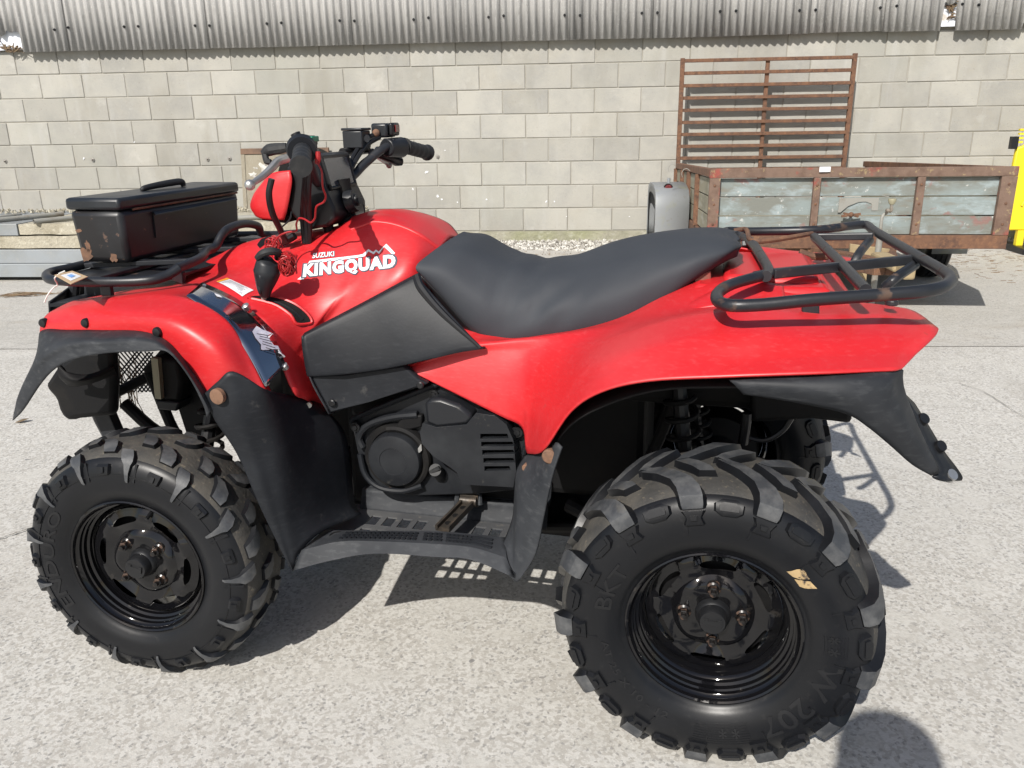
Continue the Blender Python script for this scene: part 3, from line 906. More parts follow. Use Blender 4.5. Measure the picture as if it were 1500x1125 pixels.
cl_ = trailer_wheel(-0.16, -1, 'wheel')
cr_ = trailer_wheel(TW + 0.15, 1, 'wheel')
for c, s in ((cl_, -1), (cr_, 1)):
    sec = []
    sec = [(-.375, -.06), (-.378, .10), (-.378, .27), (-.362, .35), (-.31, .40), (-.16, .43), (0, .435), (.16, .43), (.31, .40), (.362, .35), (.378, .27), (.378, .10), (.375, -.06)]
    V, F = [], []
    hw = 0.125
    for (dy, dz) in sec:
        V += [(c.x - hw, c.y + dy * 1.0, c.z + dz), (c.x + hw, c.y + dy, c.z + dz), (c.x - s * 0 + s * hw, c.y + dy * .88, c.z + dz * .84)]
    for i in range(12):
        F.append((3 * i, 3 * i + 1, 3 * i + 4, 3 * i + 3))
        a_, b_ = (3 * i + 1, 3 * i + 4) if s > 0 else (3 * i, 3 * i + 3)
        F.append((a_, 3 * i + 2, 3 * i + 5, b_))
    gd = mk('mudguard', (V, F), 'guardgrey', tr, solid=.004, soff=0)
    if s < 0:
        lp = (c.x - 0.02, c.y - 0.21, c.z + 0.41)
        lm = mk('marker_lamp', join(tube([(lp[0], lp[1] - .018, lp[2]), (lp[0], lp[1] + .02, lp[2])], .036, 16, 1), box((lp[0] - .045, lp[1] - .005, lp[2] - .055), (lp[0] + .045, lp[1] + .005, lp[2] - .02))), 'under', tr)
        mk('lens', tube([(lp[0], lp[1] - .017, lp[2]), (lp[0], lp[1] - .032, lp[2])], [.03, .022], 16, 1), 'lens', lm)
        mk('bracket_peg', cyl((lp[0] + .005, lp[1] + .03, lp[2] - .02), (lp[0] + .005, lp[1] + .03, lp[2] + .075), .012, 10), 'galv', lm)
        mk('mudguard_stay', box((c.x - .04, c.y - .40, c.z + .055), (c.x + .26, c.y - .386, c.z + .09)), 'rust', tr, smooth=False)
# drawbar, coupling, jockey wheel
ap = Vector(T(TW / 2 - .02, -0.72, 0.47))
mk('drawbar', join(beam(T(0.62, 0.1, WB - .07), ap + Vector((-.03, 0, -.03)), .06, .09), beam(T(TW - 0.62, 0.1, WB - .07), ap + Vector((.03, 0, -.03)), .06, .09)), 'rust', tr, smooth=False, bevel=.003)
mk('coupling', join(box(ap + Vector((-.045, -.22, -.02)), ap + Vector((.045, .12, .03))), box(ap + Vector((-.03, -.32, -.04)), ap + Vector((.03, -.2, .05)))), 'khaki', tr, smooth=False, bevel=.012)
kp = Vector(T(TW / 2 + .05, -0.35, 0.46))
mk('tow_bracket', join(plate([kp + Vector((-.16, 0, -.05)), kp + Vector((.02, 0, -.10)), kp + Vector((.06, 0, .03)), kp + Vector((-.16, 0, .06))], (0, .02, 0)),
                       box(kp + Vector((.03, -.05, -.09)), kp + Vector((.13, .0, -.04))), box(kp + Vector((-.1, 0, -.3)), kp + Vector((-.05, .04, -.05)))), 'khaki', tr, smooth=False, bevel=.003)
j0 = Vector((7.375,-3.75,0.5847))
jk = mk('jockey_stand', join(tube([(j0.x, j0.y, 0.12), (j0.x, j0.y, j0.z)], .017, 14, 1), tube([(j0.x, j0.y, j0.z - .02), (j0.x, j0.y, j0.z + .03)], .012, 10, 1)), 'pipe', tr)
hk = (7.381,-3.85,0.7299)
mk('crank_handle', tube([(j0.x, j0.y, j0.z + .02), (j0.x, j0.y, j0.z + .10), (j0.x + .02, j0.y, j0.z + .125), (hk[0] - .02, hk[1], j0.z + .15), (hk[0], hk[1], hk[2]), (hk[0], hk[1], hk[2] + .04)], .009, 10, 5), 'pipe', jk)
mk('crank_knob', tube([(hk[0], hk[1], hk[2] + .035), (hk[0], hk[1], hk[2] + .055), (hk[0], hk[1], hk[2] + .065)], [.013, .022, .020], 14, 1), 'pvc', jk)
jw = disc_caps(lathe([(-.03, .02), (-.03, .085), (-.02, .10), (.02, .10), (.03, .085), (.03, .02)], 28), 28, 6)
mk('jockey_wheel', move(jw, (j0.x, j0.y, .101)), 'rubber', jk)
# thin grey arch-shaped plate and wing nut on the front boards, number label
wn_ = (7.3204,-3.37,0.6589)
mk('wing_nut', join(ball((wn_[0], wn_[1] - .02, wn_[2]), .016), beam((wn_[0] - .055, wn_[1] - .022, wn_[2] - .008), (wn_[0] + .055, wn_[1] - .022, wn_[2] + .004), .008, .014), beam((wn_[0] - .045, wn_[1] - .02, wn_[2] + .010), (wn_[0] + .045, wn_[1] - .02, wn_[2] - .012), .006, .012)), 'rust', tr)
ac = (7.3689,-3.36,0.7137)
arc = [(-.115, -.045), (-.115, .04), (.115, .04), (.115, -.035), (.08, -.035), (.075, .005), (.04, .018), (0, .016), (-.06, -.008), (-.10, -.045)]
mk('arch_plate', plate([(ac[0] + a, T(0.9, 0.02, 0)[1] - .006, ac[2] + b) for a, b in arc], (0, .004, 0)), 'pipe', tr, smooth=False)
lb_ = (7.1459,-3.36,0.9214)
mk('number_label', box((lb_[0] - .032, T(.82, -.012, 0)[1] - .004, lb_[2] - .014), (lb_[0] + .032, T(.82, -.012, 0)[1] - .002, lb_[2] + .016)), 'white', tr, smooth=False)
for q in (((6.3876,-2.2,0.8618), .03), ((6.438,-2.6,0.8528), .03)):
    c, r_ = q
    mk('rope_loop', tube([(c[0] + r_ * math.cos(a), c[1], c[2] + r_ * 1.2 * math.sin(a)) for a in (0.6, 1.4, 2.2, 3.0, 3.8)], .0025, 6, 4), 'pipe', tr)

# ------------------------------------------------------------------ yellow plastic barrier at the right edge
yb = thing('barrier', 'yellow plastic barrier with black end post standing by the wall', 'barrier', 'wall', (9.95, -0.62, 0))
x0, x1 = (9.5568,-0.62,0.2092)[0], 10.55
zt_, zb_ = (9.531,-0.62,0.9393)[2], (9.6543,-0.62,0.1963)[2]


def frame_rect(xa, xb, za, zb, w_, d0, d1):
    return join(box((xa, d0, za), (xa + w_, d1, zb)), box((xb - w_, d0, za), (xb, d1, zb)), box((xa + w_, d0 + .001, za), (xb - w_, d1 - .001, za + w_)), box((xa + w_, d0 + .001, zb - w_), (xb - w_, d1 - .001, zb)))


mk('panel', join(plate([(x0 - .02, -.645, zb_ + .03), (x0 + .01, -.645, zb_), (x1, -.645, zb_), (x1, -.645, zt_ + .03), (x0 + .10, -.645, zt_ + .03), (x0 + .06, -.645, zt_), (x0 - .0, -.645, zt_ - .02)], (0, .05, 0))), 'yellow', yb, smooth=True, bevel=.012)
mk('raised_rim', join(tube([(x0 + .12, -.65, zb_ + .22), (x0 + .14, -.65, zb_ + .26), (x0 + .2, -.65, zb_ + .27), (x0 + .3, -.65, zb_ + .27)], .012, 8, 4), tube([(x0 + .16, -.65, zb_ + .5), (x0 + .13, -.65, zb_ + .62), (x0 + .2, -.65, zb_ + .66)], .02, 8, 4)), 'yellow', yb)
ep = (9.5349,-0.62,0.9856)
post = mk('end_post', box((ep[0] - .035, -.66, zt_ - .03), (ep[0] + .02, -.60, ep[2] + .03)), 'bolt', yb, smooth=False, bevel=.004)
for i in range(4):
    mk('peg', box((ep[0] + .021, -.65, zt_ + .02 + i * .035), (ep[0] + .06, -.62, zt_ + .036 + i * .035)), 'yellow', post, smooth=False)
mk('foot', box((x0 + .1, -.85, 0), (x0 + .22, -.38, .06)), 'bolt', yb, smooth=False, bevel=.01)
mk('leg', box((x0 + .13, -.645, .06), (x0 + .19, -.60, zb_)), 'yellow', yb, smooth=False)
mk('foot', box((x1 - .22, -.85, 0), (x1 - .1, -.38, .06)), 'bolt', yb, smooth=False, bevel=.01)
mk('leg', box((x1 - .19, -.645, .06), (x1 - .13, -.60, zb_)), 'yellow', yb, smooth=False)

# ------------------------------------------------------------------ litter on the concrete
def twigs(c, L_, n, wd):
    out = []
    for q in range(n):
        a = rng.gauss(0.1, .25)
        p = Vector((c[0] + rng.gauss(0, L_ * .25), c[1] + rng.gauss(0, wd), 0.006 + rng.random() * .012))
        d = Vector((math.cos(a), math.sin(a) * .8, rng.uniform(-.03, .05))) * rng.uniform(.25, .5) * L_
        out.append(tube([p - d, p + Vector((0, .01, .006)), p + d], [.002, .004, .0015], 5, 3))
    return join(*out)


def leaf(c, L_, a):
    V, F = [], []
    for i in range(7):
        t = i / 6
        wd = L_ * .28 * math.sin(math.pi * min(1, t * .95 + .04))
        V += [((t - .5) * L_, -wd, .004 + .012 * t * t + wd * .2), ((t - .5) * L_, 0, .003 + .012 * t * t), ((t - .5) * L_, wd, .004 + .012 * t * t + wd * .25)]
    for i in range(6):
        F += [(3 * i, 3 * i + 1, 3 * i + 4, 3 * i + 3), (3 * i + 1, 3 * i + 2, 3 * i + 5, 3 * i + 4)]
    return move((V, F), (c[0], c[1], 0), Matrix.Rotation(a, 3, 'Z'))


c = (-3.7377,6.1836,0)
single('twig_heap', twigs(c, .34, 16, .035), 'leaf', 'brown heap of dead twigs on the concrete in front of the slab stack', 'twigs', 'world', (c[0], c[1], 0))
c = (-3.3943,6.3109,0)
single('twig_heap', twigs(c, .16, 5, .02), 'leaf', 'few thin twigs on the concrete below the paper tag', 'twigs', 'world', (c[0], c[1], 0))
c = (-2.1515,3.3781,0)
single('dead_leaf', leaf(c, .055, .3), 'leaf', 'curled dead leaf on the concrete under the front flare tip', 'leaf', 'world', (c[0], c[1], 0), solid=.001)
lit = []
for q in range(420):
    u, v = rng.uniform(1405, 1560), rng.gauss(378, 9)
    zz = rng.random()
    p = Vector((4.0757,7.1253,0)) + Vector((rng.uniform(-.45, 1.3), rng.gauss(0, .5), 0.004))
    a = rng.gauss(0, .5)
    d = Vector((math.cos(a), math.sin(a), 0)) * rng.uniform(.005, .035)
    lit.append(tube([p - d, p + d], rng.uniform(.0015, .0045), 4, 1))
for q in range(260):
    p = Vector((0.3459,7.814,0)) + Vector((rng.uniform(-3.4, 2.2), rng.gauss(0, .10) + .02, 0.004))
    a = rng.uniform(0, 3)
    d = Vector((math.cos(a), math.sin(a), 0)) * rng.uniform(.004, .02)
    lit.append(tube([p - d, p + d], rng.uniform(.0015, .005), 4, 1))
struct('leaf_litter', join(*lit), 'leaf', kind='stuff', label='scattered bits of straw and leaf near the wall and trailer', smooth=False)


# ================================================================== the quad bike (frame: x to the rear, y away from the viewer, z up)
atv = thing('quad_bike', 'red and black quad bike with grey seat parked across the yard', 'quad bike', 'atv', (0.635, 0, 0))


def part(name, vf, mat, parent=None, **kw):
    return mk(name, vf, mat, parent or atv, **kw)


def empty_part(name):
    e = bpy.data.objects.new(name, None)
    e.empty_display_size = .05
    col.objects.link(e)
    e.parent = atv
    return e


# ------------------------------------------------------------------ wheels
class Tyre:
    def __init__(self, half, hub_z):
        """half: profile points (w, r) from crown centre to outer bead, w negative outwards"""
        P = spline([Vector((a, b, 0)) for a, b in half], 6)
        full = [Vector((-p.x, p.y, 0)) for p in reversed(P[1:])] + P
        self.full = full
        d = [0.0]
        for a, b in zip(P, P[1:]): d.append(d[-1] + (b - a).length)
        self.P, self.d, self.hub = P, [x / d[-1] for x in d], hub_z

    def at(self, s, th, h=0.0):
        t = min(abs(s), 1.0)
        for i in range(len(self.d) - 1):
            if self.d[i + 1] >= t: break
        f = (t - self.d[i]) / max(1e-9, self.d[i + 1] - self.d[i])
        p = self.P[i].lerp(self.P[i + 1], f)
        q = (self.P[i + 1] - self.P[i]).normalized()
        n = Vector((q.y, -q.x, 0))
        p = p + n * h
        w_ = p.x if s <= 0 else -p.x
        return Vector((p.y * math.cos(th), w_, p.y * math.sin(th)))

    def s_of_r(self, r):
        for i in range(len(self.P) - 1, 0, -1):
            if self.P[i].y <= r <= self.P[i - 1].y:
                f = (r - self.P[i].y) / (self.P[i - 1].y - self.P[i].y)
                return self.d[i] + (self.d[i - 1] - self.d[i]) * f
        return .6

    def carcass(self, n=90):
        V, F = lathe([(p.x, p.y) for p in self.full], n, closed=False)
        fm = []
        m = len(self.full)
        for i in range(m - 1):
            w_ = (self.full[i].x + self.full[i + 1].x) / 2
            r_ = (self.full[i].y + self.full[i + 1].y) / 2
            fm += [1 if r_ > self.P[0].y - 0.017 else 0] * n
        return V, F, fm

    def lug(self, st, h, taper=.76, base=-.002, top=2):
        """st: stations (s, theta, half width in metres)"""
        V, F = [], []
        r0 = self.P[0].y
        for i, (s, th, hw) in enumerate(st):
            hh = h if not isinstance(h, (list, tuple)) else h[i]
            a = hw / r0
            V += [self.at(s, th - a, base), self.at(s, th - a * taper, hh), self.at(s, th + a * taper, hh), self.at(s, th + a, base)]
        n = len(st)
        fm = []
        for i in range(n - 1):
            for q in range(3):
                F.append((4 * i + q, 4 * i + q + 1, 4 * i + 5 + q, 4 * i + 4 + q))
                fm.append(top if q == 1 else 0)
        F += [(3, 2, 1, 0), (4 * n - 4, 4 * n - 3, 4 * n - 2, 4 * n - 1)]
        fm += [0, 0]
        return V, F, fm

    def letters(self, s_txt, th0, r0, hgt, wid, flip=False, lift=.0016):
        """raised lettering standing on the outer sidewall, reading clockwise as seen from outside"""
        v, f = fit(text_shape(s_txt, .012, .06), 0, wid, 0, hgt)
        out = []
        for p in v:
            r_ = r0 + p[1]
            th = th0 - (p[0] - wid / 2) / (r0 + hgt / 2)
            if flip:
                r_ = r0 + hgt - p[1]; th = th0 + (p[0] - wid / 2) / (r0 + hgt / 2)
            out.append(self.at(-self.s_of_r(r_), th, lift if p[2] > 0 else -.0005))
        return out, f

    def assemble(self, parts, name):
        V, F, fm = [], [], []
        for v, f, m_ in parts:
            n = len(V)
            V += [Vector(x) for x in v]; F += [tuple(i + n for i in q) for q in f]; fm += m_
        for p in V:
            if p.z < -self.hub + .001: p.z = -self.hub + .001
        me = bpy.data.meshes.new(name)
        me.from_pydata([tuple(v) for v in V], [], F)
        for k in ('rubber', 'tread', 'lug', 'letter'): me.materials.append(M[k])
        me.polygons.foreach_set('material_index', fm)
        bm = bmesh.new(); bm.from_mesh(me)
        bmesh.ops.recalc_face_normals(bm, faces=bm.faces)
        bm.to_mesh(me); bm.free()
        me.shade_smooth(); me.set_sharp_from_angle(angle=R(32))
        return me


HR, HF = 0.302, 0.284       # hub heights
rear = Tyre([(0, .302), (-.05, .300), (-.085, .294), (-.110, .280), (-.123, .258), (-.128, .232), (-.124, .205), (-.114, .184), (-.104, .172), (-.100, .164)], HR)
front = Tyre([(0, .285), (-.04, .283), (-.066, .277), (-.086, .263), (-.097, .242), (-.1005, .220), (-.098, .198), (-.091, .182), (-.085, .172), (-.082, .164)], HF)

NP = 13
pp = [rear.carcass()]
for k in range(NP):
    for sd in (-1, 1):
        t0 = 2 * math.pi * (k + (0 if sd < 0 else .5)) / NP + .1
        D = -1   # at the top of the wheel lugs sweep rearwards towards the shoulder
        q = lambda s, dt, hw: (sd * s, t0 + D * dt, hw)
        pp.append(rear.lug([q(.02, -.02, .014), q(.08, .03, .024), q(.20, .13, .0245), q(.32, .22, .026), q(.41, .262, .029), q(.47, .275, .030), q(.52, .277, .030), q(.545, .277, .028)],
                           [.012, .0145, .016, .017, .018, .017, .011, .006], .72))
        # bow-tie block under the shoulder lug
        pp.append(rear.lug([q(.56, .277, .027), q(.61, .277, .019), q(.66, .277, .026)], [.009, .009, .006], top=0))
        pp.append(rear.lug([q(.595, .277, .010), q(.625, .277, .008)], .012, top=0))
        pp.append(rear.lug([q(.56, .225, .0035), q(.74, .205, .0025)], [.006, .003], top=0))
        # hexagonal block between
        pp.append(rear.lug([q(.475, .515, .016), q(.505, .515, .031), q(.56, .515, .031), q(.59, .515, .018)], [.006, .0095, .0095, .006], .84, top=0))
        pp.append(rear.lug([q(.502, .515, .013), q(.52, .515, .022), q(.555, .515, .021)], .012, .9, top=0))
        # short chevron arm
        pp.append(rear.lug([q(.0, .215, .018), q(.07, .265, .022), q(.16, .335, .022), q(.235, .375, .019)], [.013, .015, .015, .014], .72))
        if sd > 0: pp.append(rear.lug([q(.0, .215, .010), q(-.07, .265, .010), q(-.13, .30, .008)], .014))
v_, f_ = rear.letters('BKT', R(157), .196, .030, .105); pp.append((v_, f_, [3] * len(f_)))
v_, f_ = rear.letters('W 207', R(-34), .197, .040, .205, flip=False); pp.append((v_, f_, [3] * len(f_)))
v_, f_ = rear.letters('AT 25 X 10 - 12', R(-140), .200, .013, .21, flip=True); pp.append((v_, f_, [3] * len(f_)))
v_, f_ = rear.letters('* *', R(4), .205, .022, .04); pp.append((v_, f_, [3] * len(f_)))
v_, f_ = rear.letters('* *', R(-78), .205, .022, .04); pp.append((v_, f_, [3] * len(f_)))
for i in range(9):       # ribbed band
    r_ = .197 + i * .0052
    for a0, a1 in ((-96, -68), (-2, 9)):
        n = 14
        V, F = [], []
        for j in range(n + 1):
            th = R(a0 + (a1 - a0) * j / n)
            s0, s1 = -rear.s_of_r(r_), -rear.s_of_r(r_ + .0022)
            V += [rear.at(s0, th, -.0004), rear.at(s0, th, .0011), rear.at(s1, th, .0011), rear.at(s1, th, -.0004)]
        for j in range(n):
            for q in range(3): F.append((4 * j + q, 4 * j + q + 1, 4 * j + 5 + q, 4 * j + 4 + q))
        pp.append((V, F, [0] * len(F)))
rear_me = rear.assemble(pp, 'rear_tyre')

pp = [front.carcass()]
for k in range(NP):
    for sd in (-1, 1):
        t0 = 2 * math.pi * (k + (0 if sd < 0 else .5)) / NP + .02
        q = lambda s, dt, hw: (sd * s, t0 - dt, hw)
        pp.append(front.lug([q(.33, -.04, .019), q(.40, -.01, .022), q(.46, .008, .020), q(.50, .014, .012), q(.58, .018, .008), q(.66, .020, .006), q(.69, .02, .004)], [.008, .0105, .010, .0075, .0065, .0045, .002], .7))
        pp.append(front.lug([q(.47, .085, .004), q(.67, .09, .003)], [.005, .003], top=0))
        pp.append(front.lug([q(.50, .27, .019), q(.53, .27, .021), q(.60, .27, .019), q(.62, .27, .016)], [.005, .008, .007, .004], top=0))
        pp.append(front.lug([q(.535, .27, .006), q(.59, .27, .006)], .0105, top=0))
        pp.append(front.lug([q(.14, .19, .016), q(.22, .255, .022), q(.30, .285, .023), q(.37, .295, .019)], [.009, .011, .011, .007], .72))
        pp.append(front.lug([q(.01, .0, .016), q(.08, .045, .020), q(.15, .065, .020), q(.21, .07, .017)], [.009, .0105, .0105, .009], .72))
v_, f_ = front.letters('ENDURO', R(176), .197, .026, .26); pp.append((v_, f_, [3] * len(f_)))
V, F = [], []
for j in range(121):
    th = 2 * math.pi * j / 120
    s0, s1 = -front.s_of_r(.2335), -front.s_of_r(.2365)
    V += [front.at(s0, th, -.0006), front.at(s0, th, .0016), front.at(s1, th, .0016), front.at(s1, th, -.0006)]
for j in range(120):
    for q in range(3): F.append((4 * j + q, 4 * j + q + 1, 4 * j + 5 + q, 4 * j + 4 + q))
pp.append((V, F, [0] * len(F)))
front_me = front.assemble(pp, 'front_tyre')


def rim_mesh(lip, disc, name):
    """lip: w of the outer lip, disc: w of the wheel disc; barrel and disc as one pressed piece with six ventilation holes"""
    bar = [(lip + .002, .1665), (lip - .004, .1665), (lip - .0055, .1635), (lip - .003, .160), (lip + .006, .158), (lip + .010, .153), (lip + .018, .1525), (lip + .020, .149), (lip + .030, .1485), (lip + .033, .1435), (lip + .041, .1425), (lip + .045, .1375),
           (disc - .006, .133), (disc + .01, .131), (-lip - .02, .150), (-lip, .166)]
    V, F = lathe(bar, 72)
    dsc = [(disc - .002, .1318), (disc - .008, .122), (disc - .012, .110), (disc - .010, .100), (disc - .006, .090), (disc - .004, .080), (disc - .012, .070), (disc - .015, .060), (disc - .014, .045), (disc - .012, .0),
           ]
    n = 96
    V2, F2 = [], []
    for (w_, r_) in dsc[:-1]:
        for j in range(n):
            a = 2 * math.pi * j / n
            ww = w_
            if .05 < r_ < .095:           # four pressed spokes towards the nuts
                ww += .006 * math.cos(4 * a) * (1 - abs(r_ - .072) / .025)
            V2.append((r_ * math.cos(a), ww, r_ * math.sin(a)))
    m = len(dsc) - 1
    holes = [R(30 + 60 * i) for i in range(6)]
    # the ring that carries the holes: rows 1..3 moved so that the opening is a clean oval
    for i in range(m - 1):
        for j in range(n):
            am = 2 * math.pi * (j + .5) / n
            near = min(abs((am - h + math.pi) % (2 * math.pi) - math.pi) for h in holes)
            if i in (1, 2) and near < R(17): continue
            F2.append((i * n + j, i * n + (j + 1) % n, (i + 1) * n + (j + 1) % n, (i + 1) * n + j))
    for h in holes:
        for j in range(n):
            a = 2 * math.pi * j / n
            dd = (a - h + math.pi) % (2 * math.pi) - math.pi
            if abs(dd) < R(19):
                e = math.sqrt(max(0, 1 - (dd / R(18.8)) ** 2))
                for i, base in ((1, .1115), (3, .1015)):
                    rr = .1065 + (base - .1065) * (0.15 + .85 * e) * 1.7
                    V2[i * n + j] = (rr * math.cos(a), V2[i * n + j][1], rr * math.sin(a))
    c = len(V2)
    V2.append((0, disc - .012, 0))
    for j in range(n): F2.append(((m - 1) * n + j, (m - 1) * n + (j + 1) % n, c))
    v, f = join((V, F), (V2, F2))
    me = raw_mesh(name, v, f, 'gloss', angle=40)
    return me


rear_rim = rim_mesh(-.100, -.032, 'rear_rim')
front_rim = rim_mesh(-.083, -.045, 'front_rim')


def hub_parts(disc):
    cap = raw_mesh('hub_cap', *join(lathe([(disc - .010, .036), (disc - .022, .033), (disc - .026, .029), (disc - .040, .0275), (disc - .046, .024), (disc - .0465, .0)], 32),
                                    box((-.017, disc - .0495, -.004), (.017, disc - .046, .006)), box((-.017, disc - .049, -.006), (-.009, disc - .046, .010)), box((.009, disc - .049, -.006), (.017, disc - .046, .010))), mat='bolt')
    nut = raw_mesh('wheel_nut', *join(lathe([(disc - .008, .016), (disc - .014, .0145), (disc - .017, .011)], 18), lathe([(disc - .016, .0105), (disc - .027, .0105), (disc - .0285, .009), (disc - .0285, .0)], 6),
                                      lathe([(disc - .028, .006), (disc - .036, .0058), (disc - .037, 0)], 10)), mat='wheelnut')
    return cap, nut


rcap, rnut = hub_parts(-.032)
fcap, fnut = hub_parts(-.045)
round_body = raw_mesh('brake_drum', *disc_caps(lathe([(-.02, .115), (.02, .118), (.09, .112), (.095, .06), (.2, .03)], 40), 40, 5), mat='under')
valve = raw_mesh('valve', *tube([(0, 0, 0), (0, -.022, -.006)], [.005, .004], 8, 1), mat='bolt')


def wheel(c, is_rear, right, steer, spin):
    e = empty_part('rear_wheel' if is_rear else 'front_wheel')
    e.location = Vector(c) - OFF[atv.name]
    e.rotation_euler = (0, 0, (math.pi if right else 0) + steer)
    disc = -.032 if is_rear else -.045

    def add(nm, me, loc=(0, 0, 0), ry=0.0):
        ob = bpy.data.objects.new(nm, me)
        col.objects.link(ob)
        ob.parent = e
        ob.location = loc
        ob.rotation_euler = (0, ry, 0)
        return ob
    add('tyre', rear_me if is_rear else front_me)
    add('rim', rear_rim if is_rear else front_rim, ry=spin)
    add('hub_cap', rcap if is_rear else fcap, ry=spin * .3)
    for i in range(4):
        a = spin + R(90 * i)
        add('wheel_nut', rnut if is_rear else fnut, (.056 * math.cos(a), 0, .056 * math.sin(a)))
    add('valve', valve, (.128 * math.cos(spin + .6), disc - .004, .128 * math.sin(spin + .6)))
    add('brake_drum', round_body)
    return e


wheel((1.27, -.435, HR), True, False, 0, R(2))
wheel((1.27, .435, HR), True, True, 0, R(20))
wheel((0.0, -.467, HF), False, False, R(3.0), R(40))
wheel((0.0, .467, HF), False, True, R(3.0), R(10))

# ------------------------------------------------------------------ red bodywork
RED_T = .004


def mirrored(name, vf, mat, **kw):
    a = part(name, vf, mat, **kw)
    b = part(name, mirror_y(vf), mat, **kw)
    return a, b


fender_cols = [
    [(-0.2637,-0.42,0.7866), (-0.2567,-0.418,0.8089), (-0.2596,-0.39,0.8264), (-.262, -.30, .836), (-.25, -.2, .83)],
    [(-0.1471,-0.46,0.8021), (-0.1482,-0.452,0.8296), (-0.1747,-0.4,0.8503), (-.165, -.31, .853), (-.165, -.2, .85)],
    [(-0.0312,-0.49,0.8152), (-0.0293,-0.484,0.8498), (-0.0736,-0.41,0.8711), (-.065, -.33, .868), (-.06, -.22, .865)],
    [(0.0754,-0.51,0.8238), (0.0832,-0.505,0.8608), (0.0423,-0.41,0.8837), (0.0612,-0.35,0.8837), (0.0759,-0.285,0.8792)],
    [(0.1401,-0.52,0.8061), (0.1705,-0.52,0.8537), (0.159,-0.434,0.8846), (0.1545,-0.415,0.864), (0.1274,-0.34,0.8245)],
    [(0.1847,-0.525,0.7617), (0.2354,-0.526,0.8183), (0.2492,-0.455,0.8503), (0.2447,-0.438,0.8254), (0.2224,-0.37,0.789)],
    [(0.2243,-0.522,0.698), (0.2763,-0.522,0.7734), (0.2944,-0.464,0.7887), (0.2877,-0.448,0.7615), (0.273,-0.39,0.7221)],
    [(0.25,-0.505,0.6161), (0.3004,-0.5,0.6792), (0.3363,-0.472,0.7039), (0.3287,-0.455,0.6811), (0.3164,-0.4,0.6458)],
]
ff, ffr = mirrored('front_fender', patch([crisp(c, (2,), .22) for c in fender_cols], 7, 6), 'red', solid=RED_T, angle=50)

cowl_half = [
    [(-.045, -.285, .858), (-.045, -.25, .862), (-.05, -.2, .866), (-.055, -.12, .880), (-.06, 0, .90)],
    [(0.0952,-0.285,0.8766), (0.0885,-0.25,0.8777), (0.0749,-0.2,0.8809), (0.0561,-0.115,0.8887), (.012, 0, .932)],
    [(0.1721,-0.315,0.8601), (0.1745,-0.275,0.8677), (0.1574,-0.2,0.8785), (0.1544,-0.125,0.9134), (.113, 0, .958)],
    [(0.2355,-0.34,0.8476), (0.2481,-0.285,0.8502), (0.2462,-0.2,0.8828), (0.2494,-0.125,0.9374), (.212, 0, .972)],
    [(0.2833,-0.36,0.8264), (0.3051,-0.295,0.8199), (0.3167,-0.205,0.8731), (0.333,-0.125,0.9637), (.295, 0, .985)],
    [(0.3193,-0.385,0.773), (0.3261,-0.295,0.7618), (0.3808,-0.205,0.8719), (0.3857,-0.12,0.9882), (.345, 0, 1.006)],
    [(0.3507,-0.388,0.6854), (0.3307,-0.272,0.756), (0.4119,-0.204,0.8791), (0.4161,-0.116,0.9978), (.372, 0, 1.014)],
    [(0.3507,-0.338,0.6497), (0.3497,-0.248,0.7572), (0.4424,-0.202,0.8893), (0.4481,-0.112,1.0074), (.402, 0, 1.021)],
    [(0.3373,-0.235,0.5833), (0.4503,-0.228,0.7991), (0.4991,-0.198,0.906), (0.5026,-0.108,0.9997), (.460, 0, 1.021)],
    [(0.4589,-0.215,0.6468), (0.5363,-0.205,0.8454), (0.5601,-0.182,0.9205), (0.5592,-0.108,0.9769), (.528, 0, 1.002)],
    [(.60, -.215, .70), (.600, -.165, .83), (.600, -.125, .905), (.600, -.085, .940), (.598, 0, .958)],
    [(.68, -.18, .72), (.67, -.14, .80), (.66, -.11, .85), (.65, -.08, .88), (.645, 0, .90)],
]
cowl_half = [([(c[0][0], c[0][1], c[0][2] - (.012 if 1 <= i <= 7 else 0))] + c[1:]) for i, c in enumerate(cowl_half)]
cowl_cols = [c + [(p[0], -p[1], p[2]) for p in reversed(c[:-1])] for c in cowl_half]
cowl_vf = patch(cowl_cols, 7, 6)
cowl = part('tank_cover', cowl_vf, 'red', solid=RED_T, angle=50)
cowl_tree = BVHTree.FromPolygons([Vector(v) for v in cowl_vf[0]], [tuple(q) for q in cowl_vf[1]])

